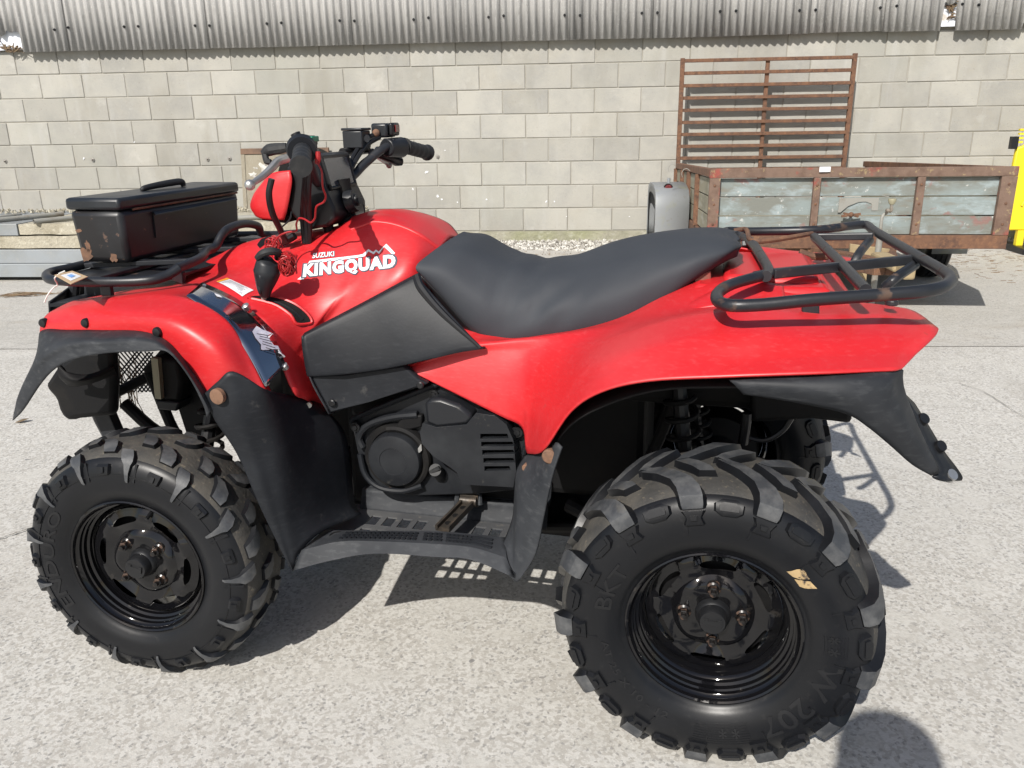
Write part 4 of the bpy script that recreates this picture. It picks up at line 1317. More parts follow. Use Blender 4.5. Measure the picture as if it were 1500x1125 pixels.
U = lambda x, z0, z1, z2: [(x, -.0, z0), (x, -.12, z1), (x, -.2, z2)]
rear_half = [
    U(.62, .80, .79, .77) + [(0.5684,-0.25,0.7024), (0.5685,-0.252,0.7014), (0.5686,-0.255,0.7007), (0.5688,-0.258,0.7), (0.5687,-0.26,0.6981)],
    U(.70, .79, .785, .77) + [(0.6804,-0.242,0.7528), (0.6767,-0.248,0.7321), (0.6767,-0.256,0.7057), (0.6775,-0.262,0.6787), (0.6778,-0.266,0.6525)],
    U(.78, .78, .775, .765) + [(0.7916,-0.243,0.7728), (0.7852,-0.25,0.7495), (0.7839,-0.266,0.7071), (0.7903,-0.282,0.6605), (0.795,-0.292,0.6133)],
    U(.83, .78, .775, .77) + [(0.8509,-0.246,0.7827), (0.8407,-0.256,0.7526), (0.8378,-0.285,0.7006), (0.8431,-0.31,0.6516), (0.8491,-0.325,0.6042)],
    U(.86, .785, .78, .775) + [(0.8971,-0.25,0.7905), (0.8813,-0.268,0.7611), (0.8736,-0.31,0.703), (0.8723,-0.346,0.6355), (0.8701,-0.372,0.5619)],
    U(.93, .80, .795, .79) + [(0.964,-0.26,0.8068), (0.9444,-0.305,0.7791), (0.9378,-0.375,0.7378), (0.935,-0.438,0.6866), (0.931,-0.485,0.6255)],
    U(1.0, .82, .815, .81) + [(1.026,-0.272,0.8229), (1.0086,-0.345,0.8062), (1.0026,-0.435,0.7837), (0.9964,-0.49,0.753), (0.9892,-0.528,0.7225)],
    U(1.06, .85, .845, .835) + [(1.0838,-0.29,0.8413), (1.074,-0.375,0.838), (1.0678,-0.472,0.8207), (1.0602,-0.525,0.797), (1.0504,-0.557,0.7758)],
    U(1.14, .880, .878, .878) + [(1.1561,-0.305,0.8662), (1.1534,-0.39,0.8695), (1.1498,-0.488,0.8487), (1.1424,-0.535,0.8238), (1.1343,-0.57,0.8054)],
    U(1.22, .895, .905, .905) + [(1.2382,-0.3,0.8834), (1.2473,-0.4,0.894), (1.2553,-0.49,0.8694), (1.2574,-0.538,0.8385), (1.2585,-0.58,0.8234)],
    U(1.30, .892, .896, .905) + [(1.3204,-0.3,0.8866), (1.3281,-0.395,0.8987), (1.3389,-0.482,0.8738), (1.345,-0.535,0.8462), (1.3447,-0.58,0.8322)],
    U(1.38, .888, .890, .895) + [(1.4199,-0.285,0.8831), (1.4282,-0.38,0.8904), (1.4332,-0.468,0.8723), (1.4369,-0.522,0.8511), (1.4347,-0.57,0.8381)],
    U(1.455, .875, .876, .88) + [(1.5397,-0.24,0.8833), (1.5391,-0.345,0.8882), (1.5357,-0.43,0.8724), (1.5338,-0.487,0.8512), (1.528,-0.54,0.8392)],
    U(1.52, .865, .866, .872) + [(1.5994,-0.24,0.8761), (1.6284,-0.37,0.8703), (1.6027,-0.42,0.8583), (1.5718,-0.465,0.8435), (1.5426,-0.524,0.8364)],
]
rear_cols = [crisp(c, (4, 6), .18) for c in rear_half]
rear_cols = [list(c) for c in zip(*[crisp(list(r_), (4, 12), .2) for r_ in zip(*rear_cols)])]
full_cols = [list(reversed(c)) + [(p[0], -p[1], p[2]) for p in c[1:]] for c in rear_cols]
rear_vf = patch(full_cols, 5, 5)
rear_f = part('rear_fender', rear_vf, 'red', solid=RED_T, angle=50)
rear_tree = BVHTree.FromPolygons([Vector(v) for v in rear_vf[0]], [tuple(q) for q in rear_vf[1]])

# ------------------------------------------------------------------ seat
seat_half = [
    [(0.5758,-0.186,0.9092), (0.5768,-0.186,0.9263), (0.6044,-0.12,0.9557), (0.6274,0,0.9749)],
    [(0.6228,-0.186,0.8636), (0.6401,-0.188,0.9083), (0.6609,-0.12,0.9584), (0.6721,0,0.9592)],
    [(0.6955,-0.188,0.7874), (0.7228,-0.192,0.8496), (0.7284,-0.125,0.9247), (0.7436,0,0.9259)],
    [(0.7663,-0.19,0.756), (0.802,-0.194,0.8297), (0.8161,-0.13,0.9045), (0.8282,0,0.918)],
    [(0.9,-0.196,0.7784), (0.9233,-0.199,0.8433), (0.9214,-0.14,0.9077), (0.903,0,0.9238)],
    [(1.0282,-0.196,0.8044), (1.0434,-0.201,0.8708), (1.0297,-0.15,0.9366), (0.9919,0,0.9572)],
    [(1.1027,-0.19,0.8424), (1.1205,-0.195,0.9118), (1.1152,-0.15,0.9622), (1.0784,0,0.9777)],
    [(1.185,-0.18,0.9051), (1.1957,-0.186,0.9468), (1.1981,-0.14,0.9798), (1.1737,0,0.9887)],
    [(1.2494,-0.14,0.9448), (1.2594,-0.142,0.9642), (1.2583,-0.1,0.9826), (1.2405,0,0.9836)],
    [(1.2795,-0.055,0.9497), (1.286,-0.056,0.9605), (1.2843,-0.04,0.9672), (1.2776,0,0.9659)],
]
seat_half = [crisp(c, (2,), .3) for c in seat_half]
seat_cols = [[(c[0][0], c[0][1] * .75, c[0][2] - .012)] + c + [(p[0], -p[1], p[2]) for p in reversed(c[:-1])] + [(c[0][0], -c[0][1] * .75, c[0][2] - .012)] for c in seat_half]
sv, sf = patch(seat_cols, 7, 5)
nv = 5 * (len(seat_cols[0]) - 1) + 1
nu = 7 * (len(seat_cols) - 1) + 1
sf = sf + [tuple(j * nu for j in range(nv)), tuple(j * nu + nu - 1 for j in range(nv - 1, -1, -1))]
# soft creases pulled into the cover around the dip
cre = []
for p in sv:
    p = Vector(p)
    for (cx, cz, dx, dz, amp, wd) in ((.80, .86, .35, .9, .010, .024), (.88, .86, .8, .6, .010, .018), (.84, .88, -.2, 1, .008, .018), (.93, .84, .6, .8, .006, .018), (.76, .88, .1, 1, .006, .02)):
        d = Vector((dx, dz)).normalized()
        u = (p.x - cx) * d.x + (p.z - cz) * d.y
        t = -(p.x - cx) * d.y + (p.z - cz) * d.x
        g = math.exp(-(t / wd) ** 2) * math.exp(-(u / .09) ** 2)
        p.y += (amp * g if p.y < 0 else -amp * g) * (1 if abs(p.y) > .05 else 0)
        p.z -= amp * g * .5
    cre.append(p)
seat = part('seat', (cre, sf), 'seat', angle=60)
part('seat_base', patch([[(p[0][0] + .004, p[0][1] * .96, p[0][2] - .004), (p[0][0] + .004, p[0][1] * .9, p[0][2] - .03)] for p in seat_half[:8]], 5, 3), 'bolt', seat, solid=.01, soff=0)
part('seat_tab', plate([(1.1909,-0.165,0.9171), (1.2241,-0.155,0.9235), (1.2268,-0.155,0.9017), (1.1934,-0.165,0.8967)], (0, .03, 0)), 'rustred', seat, smooth=False, bevel=.003)

# ------------------------------------------------------------------ black side covers
def side_cover(sgn):
    m_ = (lambda vf: vf) if sgn < 0 else mirror_y
    up = [(0.3531,-0.335,0.7863), (0.4282,-0.285,0.825), (0.5106,-0.24,0.8675), (0.5875,-0.222,0.9083), (0.6137,-0.232,0.8787), (0.6646,-0.247,0.8346), (0.7516,-0.268,0.7589), (0.6863,-0.276,0.7468), (0.579,-0.284,0.7179), (0.4912,-0.3,0.7016), (0.3657,-0.345,0.695)]
    lo = [(0.3675,-0.345,0.6967), (0.4394,-0.312,0.6925), (0.5674,-0.284,0.7148), (0.5767,-0.284,0.7066), (0.6022,-0.286,0.6847), (0.6252,-0.284,0.6743), (0.5819,-0.288,0.6567), (0.4866,-0.302,0.6288), (0.4023,-0.335,0.6047)]
    tops = [(0.3531,-0.335,0.7863), (0.4096,-0.3,0.8153), (0.4736,-0.272,0.8481), (0.5326,-0.252,0.8792), (0.5705,-0.234,0.8992), (0.5898,-0.224,0.9087)]
    bots = [(0.3657,-0.345,0.695), (0.4493,-0.318,0.6981), (0.541,-0.3,0.7117), (0.6263,-0.288,0.732), (0.6981,-0.278,0.7503), (0.7531,-0.268,0.759)]
    grid = []
    for p_, q_ in zip(tops, bots):
        p_, q_ = Vector(p_), Vector(q_)
        grid.append([p_ + Vector((0, .014, .004)), p_ + Vector((0, .004, 0)), p_.lerp(q_, .06) + Vector((0, -.004, 0)), p_.lerp(q_, .5) + Vector((0, -.008, 0)), p_.lerp(q_, .94) + Vector((0, -.006, 0)), q_ + Vector((0, .002, 0)), q_ + Vector((0, .014, -.003))])
    a = part('side_cover', m_(patch(grid, 6, 4)), 'black', solid=.005, angle=60)
    part('lower_cover', m_(plate([(p[0], p[1] + .004, p[2]) for p in lo], (0, .02, 0))), 'black', a, bevel=.005, angle=30)
    part('front_edge', m_(patch([[(0.3548,-0.338,0.7871), (0.3424,-0.3,0.7783)], [(0.3675,-0.348,0.6976), (0.3533,-0.3,0.6836)], [(0.4022,-0.338,0.6058), (0.3879,-0.28,0.5873)]], 4, 2)), 'blackdusty', a, solid=.003)
    ed = [(0.5888,-0.226,0.906), (0.6062,-0.242,0.8805), (0.6598,-0.257,0.829), (0.7466,-0.272,0.7613)]
    part('seat_trim', m_(tube(ed, [.010, .010, .008, .004], 8, 5)), 'bolt', a)
    for p in ((0.3794,-0.322,0.7669), (0.4108,-0.33,0.6315), (0.6088,-0.288,0.6729)):
        p = Vector(p)
        part('cover_screw', m_(join(tube([p, p + Vector((0, -.004, 0)), p + Vector((0, -.006, 0))], [.0085, .0085, .006], 14, 1))), 'bolt', a)
    return a


side_cover(-1); side_cover(1)

# ------------------------------------------------------------------ engine, its covers and the frame (dark mass inside)
eng = part('engine', join(box((.36, -.17, .30), (.82, .17, .62)), box((.46, -.13, .60), (.66, .13, .80))), 'under', smooth=False, bevel=.015)
base = [(0.4061,-0.235,0.5551), (0.6233,-0.235,0.6536), (0.6416,-0.235,0.6548), (0.8436,-0.25,0.5739), (0.8365,-0.25,0.5051), (0.8152,-0.24,0.4129), (0.7186,-0.235,0.3903), (0.5451,-0.235,0.3673), (0.4676,-0.235,0.3797), (0.429,-0.235,0.4161), (0.4158,-0.235,0.4763)]
shr = part('engine_shroud', plate(base, (0, .02, 0)), 'shroud', bevel=.004)
part('shroud_rim', tube([(0.4108,-0.243,0.5462), (0.4192,-0.243,0.5625), (0.4933,-0.243,0.5989), (0.6247,-0.243,0.6579), (0.6452,-0.245,0.6599), (0.7299,-0.25,0.6262), (0.8423,-0.258,0.5785), (0.8364,-0.256,0.5126)], .006, 8, 3), 'black', shr)
rc = Vector((0.5236,-0.262,0.4722))
part('recoil_recess', move(lathe([(.0, .086), (-.006, .084), (-.006, .070), (.012, .068), (.012, 0)], 40), (rc.x, -.238, rc.z)), 'under', shr)  # near-black material puts extra shade into the recess round the starter
rs = part('recoil_starter', move(lathe([(.03, .067), (-.018, .0665), (-.024, .063), (-.0275, .05), (-.029, .034), (-.0275, .033), (-.0275, .0)], 48), (rc.x, -.245, rc.z)), 'shroud', shr)
part('recoil_band', tube([(rc.x + .075 * math.cos(a), -.246, rc.z + .075 * math.sin(a)) for a in [R(-75 + 15 * i) for i in range(13)]], .010, 8, 2), 'under', shr)
part('recoil_lip', tube([(0.4361,-0.246,0.4914), (0.4293,-0.246,0.5173), (0.4564,-0.246,0.5509), (0.5186,-0.246,0.5745), (0.5821,-0.246,0.586)], .009, 8, 4), 'shroud', shr)
part('lower_lip', tube([(0.4285,-0.248,0.4738), (0.4396,-0.25,0.4219), (0.4756,-0.252,0.3919), (0.5353,-0.252,0.3888), (0.5843,-0.25,0.4071)], .007, 8, 4), 'black', shr)
part('grip_housing', plate([(0.522,-0.25,0.5488), (0.546,-0.25,0.578), (0.5937,-0.25,0.5866), (0.5921,-0.25,0.556), (0.5611,-0.25,0.5467)], (0, .03, 0)), 'under', shr, bevel=.004)
cv = [(0.6026,-0.292,0.5593), (0.6096,-0.29,0.5824), (0.6443,-0.292,0.5759), (0.7134,-0.29,0.587), (0.7354,-0.286,0.6148), (0.7799,-0.288,0.6124), (0.8066,-0.29,0.5942), (0.8221,-0.292,0.559), (0.8273,-0.292,0.4853), (0.8198,-0.29,0.4434), (0.6975,-0.292,0.4391), (0.6871,-0.292,0.4689), (0.668,-0.292,0.4824), (0.6311,-0.292,0.5046), (0.6061,-0.292,0.5328)]
cov = part('clutch_cover', plate(cv, (0, .05, 0)), 'shroud', shr, angle=50)
cuts = []
for pa_, pb_ in (((0.7458,-0.3,0.5616), (0.8118,-0.3,0.5669)), ((0.7476,-0.3,0.5429), (0.8239,-0.3,0.5493)), ((0.7494,-0.3,0.5232), (0.8252,-0.3,0.5298)), ((0.7513,-0.3,0.5035), (0.8249,-0.3,0.5101)), ((0.7531,-0.3,0.4836), (0.8151,-0.3,0.4893))):
    cuts.append(plate([(pa_[0], -.31, pa_[2] - .006), (pb_[0], -.31, pb_[2] - .004), (pb_[0] - .004, -.31, pb_[2] + .006), (pa_[0], -.31, pa_[2] + .006)], (0, .052, 0)))
cut_out(cov, join(*cuts))
b_ = cov.modifiers.new('bevel', 'BEVEL'); b_.width = .010; b_.segments = 3; b_.limit_method = 'ANGLE'; b_.angle_limit = R(30); b_.use_clamp_overlap = True
part('intake_box', plate([(0.6124,-0.282,0.6291), (0.6302,-0.28,0.6394), (0.6513,-0.28,0.6408), (0.6942,-0.28,0.6292), (0.7213,-0.282,0.6108), (0.728,-0.284,0.6022), (0.7144,-0.288,0.5864), (0.6428,-0.288,0.5726), (0.6163,-0.286,0.5814)], (0, .05, 0)), 'shroud', shr, bevel=.008, angle=50)
for p, r_ in (((0.4245,-0.25,0.5447), .012), ((0.6248,-0.246,0.6391), .011), ((0.8243,-0.262,0.5687), .013)):
    p = Vector(p)
    part('shroud_screw', join(tube([p, p + Vector((0, -.005, 0))], r_, 14, 1), tube([p + Vector((0, -.004, 0)), p + Vector((0, -.009, 0))], r_ * .55, 8, 1)), 'bolt', shr)
dp = Vector((0.6258,-0.255,0.4504))
part('dipstick', join(tube([dp + Vector((0, .03, -.03)), dp], .014, 16, 1), tube([dp, dp + Vector((.0, -.012, .008))], .015, 16, 1), beam(dp + Vector((-.012, -.014, .002)), dp + Vector((.012, -.014, .016)), .006, .008)), 'grip', shr)
part('drain_flange', join(tube([(0.4957,-0.236,0.392), (0.5469,-0.236,0.3916)], .006, 8, 1), bolt((0.5464,-0.25,0.4124), (0, -1, 0), .006, .006)), 'rustbolt', shr)
part('bright_bracket', plate([(0.5837,-0.262,0.5069), (0.5928,-0.262,0.5197), (0.5936,-0.262,0.5026), (0.5848,-0.262,0.4949)], (0, .01, 0)), 'alu', shr, smooth=False)
fr = []
for sg in (-1, 1):
    fr += [tube([(-.20, sg * .16, .62), (-.12, sg * .16, .40), (.05, sg * .155, .30), (.6, sg * .16, .285), (1.0, sg * .15, .30), (1.12, sg * .14, .50), (1.2, sg * .15, .78)], .014, 10, 5),
           tube([(-.20, sg * .16, .62), (0, sg * .15, .78), (.3, sg * .13, .86), (.7, sg * .14, .74), (1.2, sg * .15, .78), (1.5, sg * .15, .80)], .014, 10, 5)]
frame = part('frame', join(*fr), 'under')
part('skid_plate', box((-.05, -.16, .262), (1.05, .16, .272)), 'under', smooth=False)
part('air_box', box((.16, -.13, .45), (.44, .13, .80)), 'under', smooth=False, bevel=.02)
part('gearbox', box((.84, -.14, .36), (1.1, .14, .74)), 'under', smooth=False, bevel=.02)
part('battery_tray', box((1.05, -.17, .62), (1.46, .17, .80)), 'under', smooth=False, bevel=.02)
part('rear_axle', join(tube([(1.27, -.36, HR), (1.27, .36, HR)], .035, 16, 1), ball((1.27, .02, HR), .11, 20, 12, (1, .8, 1)), tube([(1.27, 0, HR), (.85, .02, .36)], .04, 14, 1)), 'under')
for sg in (-1, 1):
    sh_ = part('rear_shock', join(tube([(1.22, sg * .27, .33), (1.17, sg * .20, .70)], .017, 10, 1)), 'bolt')
    hel = []
    for i in range(97):
        t = i / 96
        c = Vector((1.22, sg * .27, .36)).lerp(Vector((1.175, sg * .205, .66)), t)
        hel.append(c + Vector((.034 * math.cos(t * 50), .034 * math.sin(t * 50), 0)))
    part('spring', tube(hel, .006, 6, 1), 'under', sh_)
    fs = part('front_shock', join(tube([(.02, sg * .33, .33), (.05, sg * .20, .70)], .017, 10, 1)), 'bolt')
    hel = []
    for i in range(97):
        t = i / 96
        c = Vector((.022, sg * .32, .36)).lerp(Vector((.048, sg * .21, .64)), t)
        hel.append(c + Vector((.036 * math.cos(t * 50), .036 * math.sin(t * 50), 0)))
    part('spring', tube(hel, .006, 6, 1), 'under', fs)
    part('front_arm', join(tube([(-.08, sg * .13, .33), (0, sg * .38, .26)], .014, 8, 1), tube([(.12, sg * .13, .33), (0, sg * .38, .26)], .014, 8, 1), tube([(-.06, sg * .13, .44), (.01, sg * .37, .36)], .012, 8, 1), tube([(0, sg * .1, HF), (0, sg * .40, HF)], .018, 10, 1)), 'under')
    part('rear_arm', join(tube([(.92, sg * .14, .34), (1.27, sg * .28, .26)], .02, 10, 1)), 'under')
part('muffler', join(tube([(1.08, .17, .56), (1.58, .19, .62)], .062, 20, 1), tube([(.75, .16, .45), (1.08, .17, .56)], .02, 10, 1)), 'under')
part('tail_box', plate([(1.322,-0.22,0.68), (1.5247,-0.22,0.6742), (1.5275,-0.22,0.6235), (1.4494,-0.22,0.6282), (1.327,-0.22,0.6112)], (0, .44, 0)), 'under', bevel=.01)
tb = Vector((1.4514,0,0.455))
part('tow_ball', join(ball((1.50, 0, .345), .026), tube([(1.50, 0, .26), (1.50, 0, .33)], .014, 10, 1), box((1.3, -.03, .25), (1.53, .03, .265))), 'rack')
part('rear_cable', join(tube([(1.3161,-0.2,0.5713), (1.3591,-0.2,0.5668), (1.3924,-0.2,0.5901), (1.4105,-0.2,0.6226)], .006, 8, 5), tube([(1.3134,-0.22,0.5631), (1.3163,-0.22,0.6026), (1.317,-0.22,0.6337)], .011, 10, 3)), 'bolt')
part('tail_body', join(box((1.19, -.215, .84), (1.462, .215, .905)), box((1.25, -.165, .85), (1.445, .165, .918))), 'red', smooth=True, bevel=.014, angle=50)
sur = [[(1.1257,-0.305,0.8523), (1.1259,-0.27,0.8499), (1.1343,-0.235,0.8523)], [(1.1762,-0.31,0.8681), (1.178,-0.27,0.8746), (1.1858,-0.23,0.8748)], [(1.2255,-0.315,0.8821), (1.2278,-0.27,0.896), (1.2336,-0.225,0.8996)],
       [(1.269,-0.315,0.8865), (1.2764,-0.265,0.8994), (1.2809,-0.22,0.9185)], [(1.3112,-0.31,0.8857), (1.3213,-0.255,0.8962), (1.3241,-0.21,0.9151)], [(1.3693,-0.29,0.8836), (1.3709,-0.25,0.8942), (1.3704,-0.2,0.9063)]]
mirrored('seat_surround', patch(sur, 6, 6), 'red', solid=.004, angle=60)
# wheel-arch liners
part('rear_liner', patch([[(.93, -.46, .60), (.92, -.30, .62), (.92, -.15, .60)], [(1.0, -.50, .70), (1.0, -.30, .74), (1.0, -.15, .72)], [(1.14, -.53, .775), (1.15, -.30, .80), (1.15, -.15, .78)],
                          [(1.32, -.545, .80), (1.32, -.30, .83), (1.32, -.15, .81)], [(1.46, -.50, .81), (1.46, -.30, .83), (1.46, -.15, .81)]], 5, 4), 'under', solid=.004)
part('rear_liner', mirror_y(patch([[(.93, -.46, .60), (.92, -.30, .62), (.92, -.15, .60)], [(1.0, -.50, .70), (1.0, -.30, .74), (1.0, -.15, .72)], [(1.14, -.53, .775), (1.15, -.30, .80), (1.15, -.15, .78)],
                          [(1.32, -.545, .80), (1.32, -.30, .83), (1.32, -.15, .81)], [(1.46, -.50, .81), (1.46, -.30, .83), (1.46, -.15, .81)]], 5, 4)), 'under', solid=.004)

# ------------------------------------------------------------------ footwell, leg shield and rear flap (left), mirrored for the right
def footwell(sg):
    m_ = (lambda vf: vf) if sg < 0 else mirror_y
    shield = [
        [(0.2263,-0.528,0.7061), (0.2413,-0.52,0.6472), (0.2761,-0.515,0.5709), (0.3153,-0.512,0.4457), (0.365,-0.502,0.296)],
        [(0.2616,-0.522,0.736), (0.2814,-0.522,0.6735), (0.3044,-0.515,0.578), (0.3306,-0.51,0.4464), (0.3677,-0.501,0.2949)],
        [(0.2913,-0.51,0.7547), (0.3105,-0.505,0.6847), (0.3234,-0.5,0.5688), (0.3424,-0.5,0.4427), (0.3695,-0.498,0.2959)],
        [(0.3378,-0.476,0.7099), (0.3455,-0.462,0.6539), (0.3542,-0.462,0.5446), (0.362,-0.475,0.4326), (0.3775,-0.485,0.3271)],
        [(0.3357,-0.38,0.6627), (0.3578,-0.37,0.5895), (0.3695,-0.375,0.496), (0.3828,-0.4,0.4151), (0.4056,-0.43,0.3555)],
        [(0.3498,-0.27,0.6066), (0.395,-0.25,0.5301), (0.3993,-0.24,0.4228), (0.4116,-0.26,0.3508), (0.4467,-0.3,0.343)],
    ]
    shield = [[(p[0], p[1] - (.007 if (i < 4 and j < 2) else .002), p[2]) for j, p in enumerate(c)] for i, c in enumerate(shield)]
    sh_ = part('leg_shield', m_(patch(shield, 6, 6)), 'black', solid=.004, angle=50)
    b1 = Vector((0.2634,-0.536,0.7068))
    part('shield_bolt', m_(join(tube([b1 + Vector((0, .004, 0)), b1 + Vector((-.001, -.006, 0)), b1 + Vector((-.001, -.0075, 0))], [.0165, .0165, .014], 20, 1))), 'rustbolt', sh_)
    b2 = Vector((0.3478,-0.325,0.6204))
    part('shield_screw', m_(tube([b2 + Vector((0, .006, 0)), b2 + Vector((.004, -.006, .001))], .0065, 12, 1)), 'steel', sh_)
    # floor with slots
    xs = [.36, .446, .472, .486, .512, .526, .552, .566, .592, .712, .739, .753, .780, .87]
    ys = [-.365, -.350, -.306, -.286, -.240, -.19]
    slot_x = {1, 3, 5, 7, 9, 11}
    V, F = [], []
    for yy in ys:
        for xx in xs: V.append((xx, yy, .308))
    nx = len(xs)
    for j in range(len(ys) - 1):
        for i in range(nx - 1):
            if i in slot_x and j in (1, 3): continue
            F.append((j * nx + i, j * nx + i + 1, (j + 1) * nx + i + 1, (j + 1) * nx + i))
    fl = part('footboard', m_((V, F)), 'floorgrey', solid=.004, angle=30, smooth=False)
    part('inner_kick', m_(patch([[(x, -.215, .305), (x, -.198, .335), (x, -.19, .352), (x, -.165, .356), (x, -.15, .40)] for x in (.40, .5, .6, .7, .8, .88)], 3, 4)), 'blackdusty', fl, solid=.004, angle=50)
    top = [(0.3936,-0.395,0.341), (0.4676,-0.385,0.3442), (0.5663,-0.38,0.352), (0.664,-0.378,0.3613), (0.7601,-0.38,0.3649), (0.8237,-0.385,0.3682)]
    ot = [(0.3807,-0.48,0.335), (0.4648,-0.45,0.3508), (0.5664,-0.44,0.3566), (0.6844,-0.437,0.3631), (0.7655,-0.44,0.3662), (0.8446,-0.455,0.3598)]
    ob_ = [(0.3682,-0.502,0.2947), (0.4437,-0.478,0.3144), (0.547,-0.462,0.3368), (0.6907,-0.458,0.344), (0.7685,-0.462,0.3494), (0.8691,-0.49,0.3364)]
    strip = [[(a[0], a[1] + .015, a[2] - .05), a, tuple((Vector(a) + Vector(b)) / 2 + Vector((0, 0, .0012))), b, c, (c[0], c[1] + .02, c[2] + .004)] for a, b, c in zip(top, ot, ob_)]
    ts = part('tread_strip', m_(patch(strip, 5, 1)), 'blackdusty', fl, solid=.004, angle=28)
    bumps = []
    for i in range(34):
        t = i / 33
        if .46 < t < .50 or .62 < t < .66: continue
        for r_ in (.30, .52, .74):
            u = .18 + t * .72
            k = u * 5
            j = min(int(k), 4); f_ = k - j
            a = Vector(top[j]).lerp(Vector(top[j + 1]), f_); b = Vector(ot[j]).lerp(Vector(ot[j + 1]), f_)
            c = a.lerp(b, r_)
            bumps.append(box((c.x - .0042, c.y - .0035, c.z - .002), (c.x + .0042, c.y + .0035, c.z + .0042)))
    o = part('grip_studs', m_(join(*bumps)), 'black', fl, smooth=False); o['kind'] = 'stuff'
    h_ = Vector((0.4362,-0.412,0.3443))
    part('drain_hole_disc', m_(move(disc_caps(lathe([(.0, .018), (.004, .018)], 20), 20, 2), (h_.x, h_.y, h_.z - .001), Matrix.Rotation(R(-90), 3, 'X'))), 'under', fl)  # dark disc on the solid strip, its colour stands for a hole's shade
    # brake pedal
    pa, pb = Vector((0.694,-0.235,0.3627)), Vector((0.6723,-0.365,0.3571))
    pd = part('brake_pedal', m_(join(beam(pa, pb, .034, .006), beam(pa + Vector((-.014, 0, .006)), pb + Vector((-.014, 0, .006)), .006, .012), beam(pa + Vector((.014, 0, .006)), pb + Vector((.014, 0, .006)), .006, .012))), 'grime', smooth=False)
    part('pedal_pivot', m_(join(tube([pa + Vector((-.02, .004, .006)), pa + Vector((.02, .004, .006))], .012, 12, 1), box(pa + Vector((-.022, .006, -.01)), pa + Vector((.022, .02, .02))))), 'grime', pd)
    part('pedal_arch', m_(tube([(0.6611,-0.225,0.3472), (0.6644,-0.215,0.3791), (0.6941,-0.21,0.387), (0.7142,-0.215,0.3805), (0.7198,-0.225,0.357)], .007, 8, 4)), 'blackdusty', pd)
    for t in (.2, .5, .78):
        c = pa.lerp(pb, t)
        part('pedal_hole_disc', m_(tube([c + Vector((0, 0, .001)), c + Vector((0, 0, .0045))], .008, 10, 1)), 'under', pd)  # dark discs on the solid pedal, coloured like the shade in holes
    # rear flap
    flap = [
        [(0.8592,-0.345,0.5466), (0.8405,-0.345,0.5097), (0.8364,-0.35,0.4596), (0.8347,-0.365,0.404), (0.8209,-0.41,0.3598), (0.8053,-0.455,0.3369)],
        [(0.8985,-0.4,0.5836), (0.8661,-0.4,0.5361), (0.8563,-0.405,0.4873), (0.8535,-0.415,0.4314), (0.8529,-0.44,0.3719), (0.8529,-0.478,0.3336)],
        [(0.9343,-0.455,0.6165), (0.9051,-0.45,0.5616), (0.875,-0.445,0.5079), (0.8682,-0.45,0.4507), (0.8665,-0.465,0.3794), (0.8677,-0.485,0.3252)],
        [(0.9562,-0.49,0.6438), (0.9369,-0.488,0.5811), (0.9154,-0.485,0.5277), (0.9052,-0.485,0.4694), (0.8938,-0.488,0.3924), (0.8743,-0.488,0.3263)],
        [(0.9701,-0.5,0.6391), (0.9546,-0.502,0.5918), (0.9438,-0.502,0.5415), (0.9336,-0.5,0.4876), (0.9156,-0.496,0.3995), (0.8804,-0.489,0.3309)],
    ]
    fp = part('rear_flap', m_(patch(flap, 5, 5)), 'blackdusty', solid=.004, angle=50)
    for p, r_ in (((0.9451,-0.488,0.6136), .0145), ((0.8784,-0.402,0.5459), .0085)):
        p = Vector(p)
        part('flap_bolt', m_(tube([p + Vector((0, .01, 0)), p + Vector((-.002, -.004, 0)), p + Vector((-.002, -.006, 0))], [r_, r_, r_ * .8], 18, 1)), 'rustbolt', fp)
    return sh_


footwell(-1); footwell(1)

# ------------------------------------------------------------------ arch flares
front_flare = [
    [(-0.3411,-0.47,0.5833), (-0.332,-0.475,0.5926), (-0.3104,-0.485,0.6179), (-0.3346,-0.44,0.6174)],
    [(-0.2574,-0.515,0.6323), (-0.2673,-0.51,0.6494), (-0.2727,-0.5,0.6668), (-0.2988,-0.44,0.6704)],
    [(-0.1663,-0.545,0.7074), (-0.1817,-0.54,0.7219), (-0.2017,-0.525,0.7347), (-0.2442,-0.455,0.7469)],
    [(-0.1044,-0.56,0.7509), (-0.1182,-0.556,0.7669), (-0.1385,-0.545,0.7822), (-0.2588,-0.42,0.7916)],
    [(-0.037,-0.568,0.7793), (-0.0452,-0.566,0.7959), (-0.0641,-0.556,0.8113), (-0.1475,-0.462,0.8088)],
    [(0.0489,-0.572,0.7968), (0.0465,-0.57,0.809), (0.0342,-0.56,0.8216), (-0.0301,-0.488,0.8207)],
    [(0.14,-0.574,0.805), (0.138,-0.571,0.8154), (0.1271,-0.56,0.8276), (0.0798,-0.506,0.8288)],
    [(0.1857,-0.57,0.8049), (0.1865,-0.566,0.8081), (0.1731,-0.553,0.8124), (0.1496,-0.518,0.8134)],
    [(0.2156,-0.558,0.7517), (0.2172,-0.555,0.7552), (0.2091,-0.545,0.7575), (0.193,-0.52,0.7651)],
    [(0.2304,-0.545,0.6899), (0.2359,-0.545,0.6947), (0.2345,-0.54,0.6973), (0.2288,-0.518,0.703)],
    [(0.2305,-0.538,0.6575), (0.2362,-0.538,0.6639), (0.2403,-0.535,0.6722), (0.2403,-0.527,0.6753)],
]
fl1, fl2 = mirrored('front_flare', patch(front_flare, 5, 4), 'blackdusty', solid=.004, angle=45)
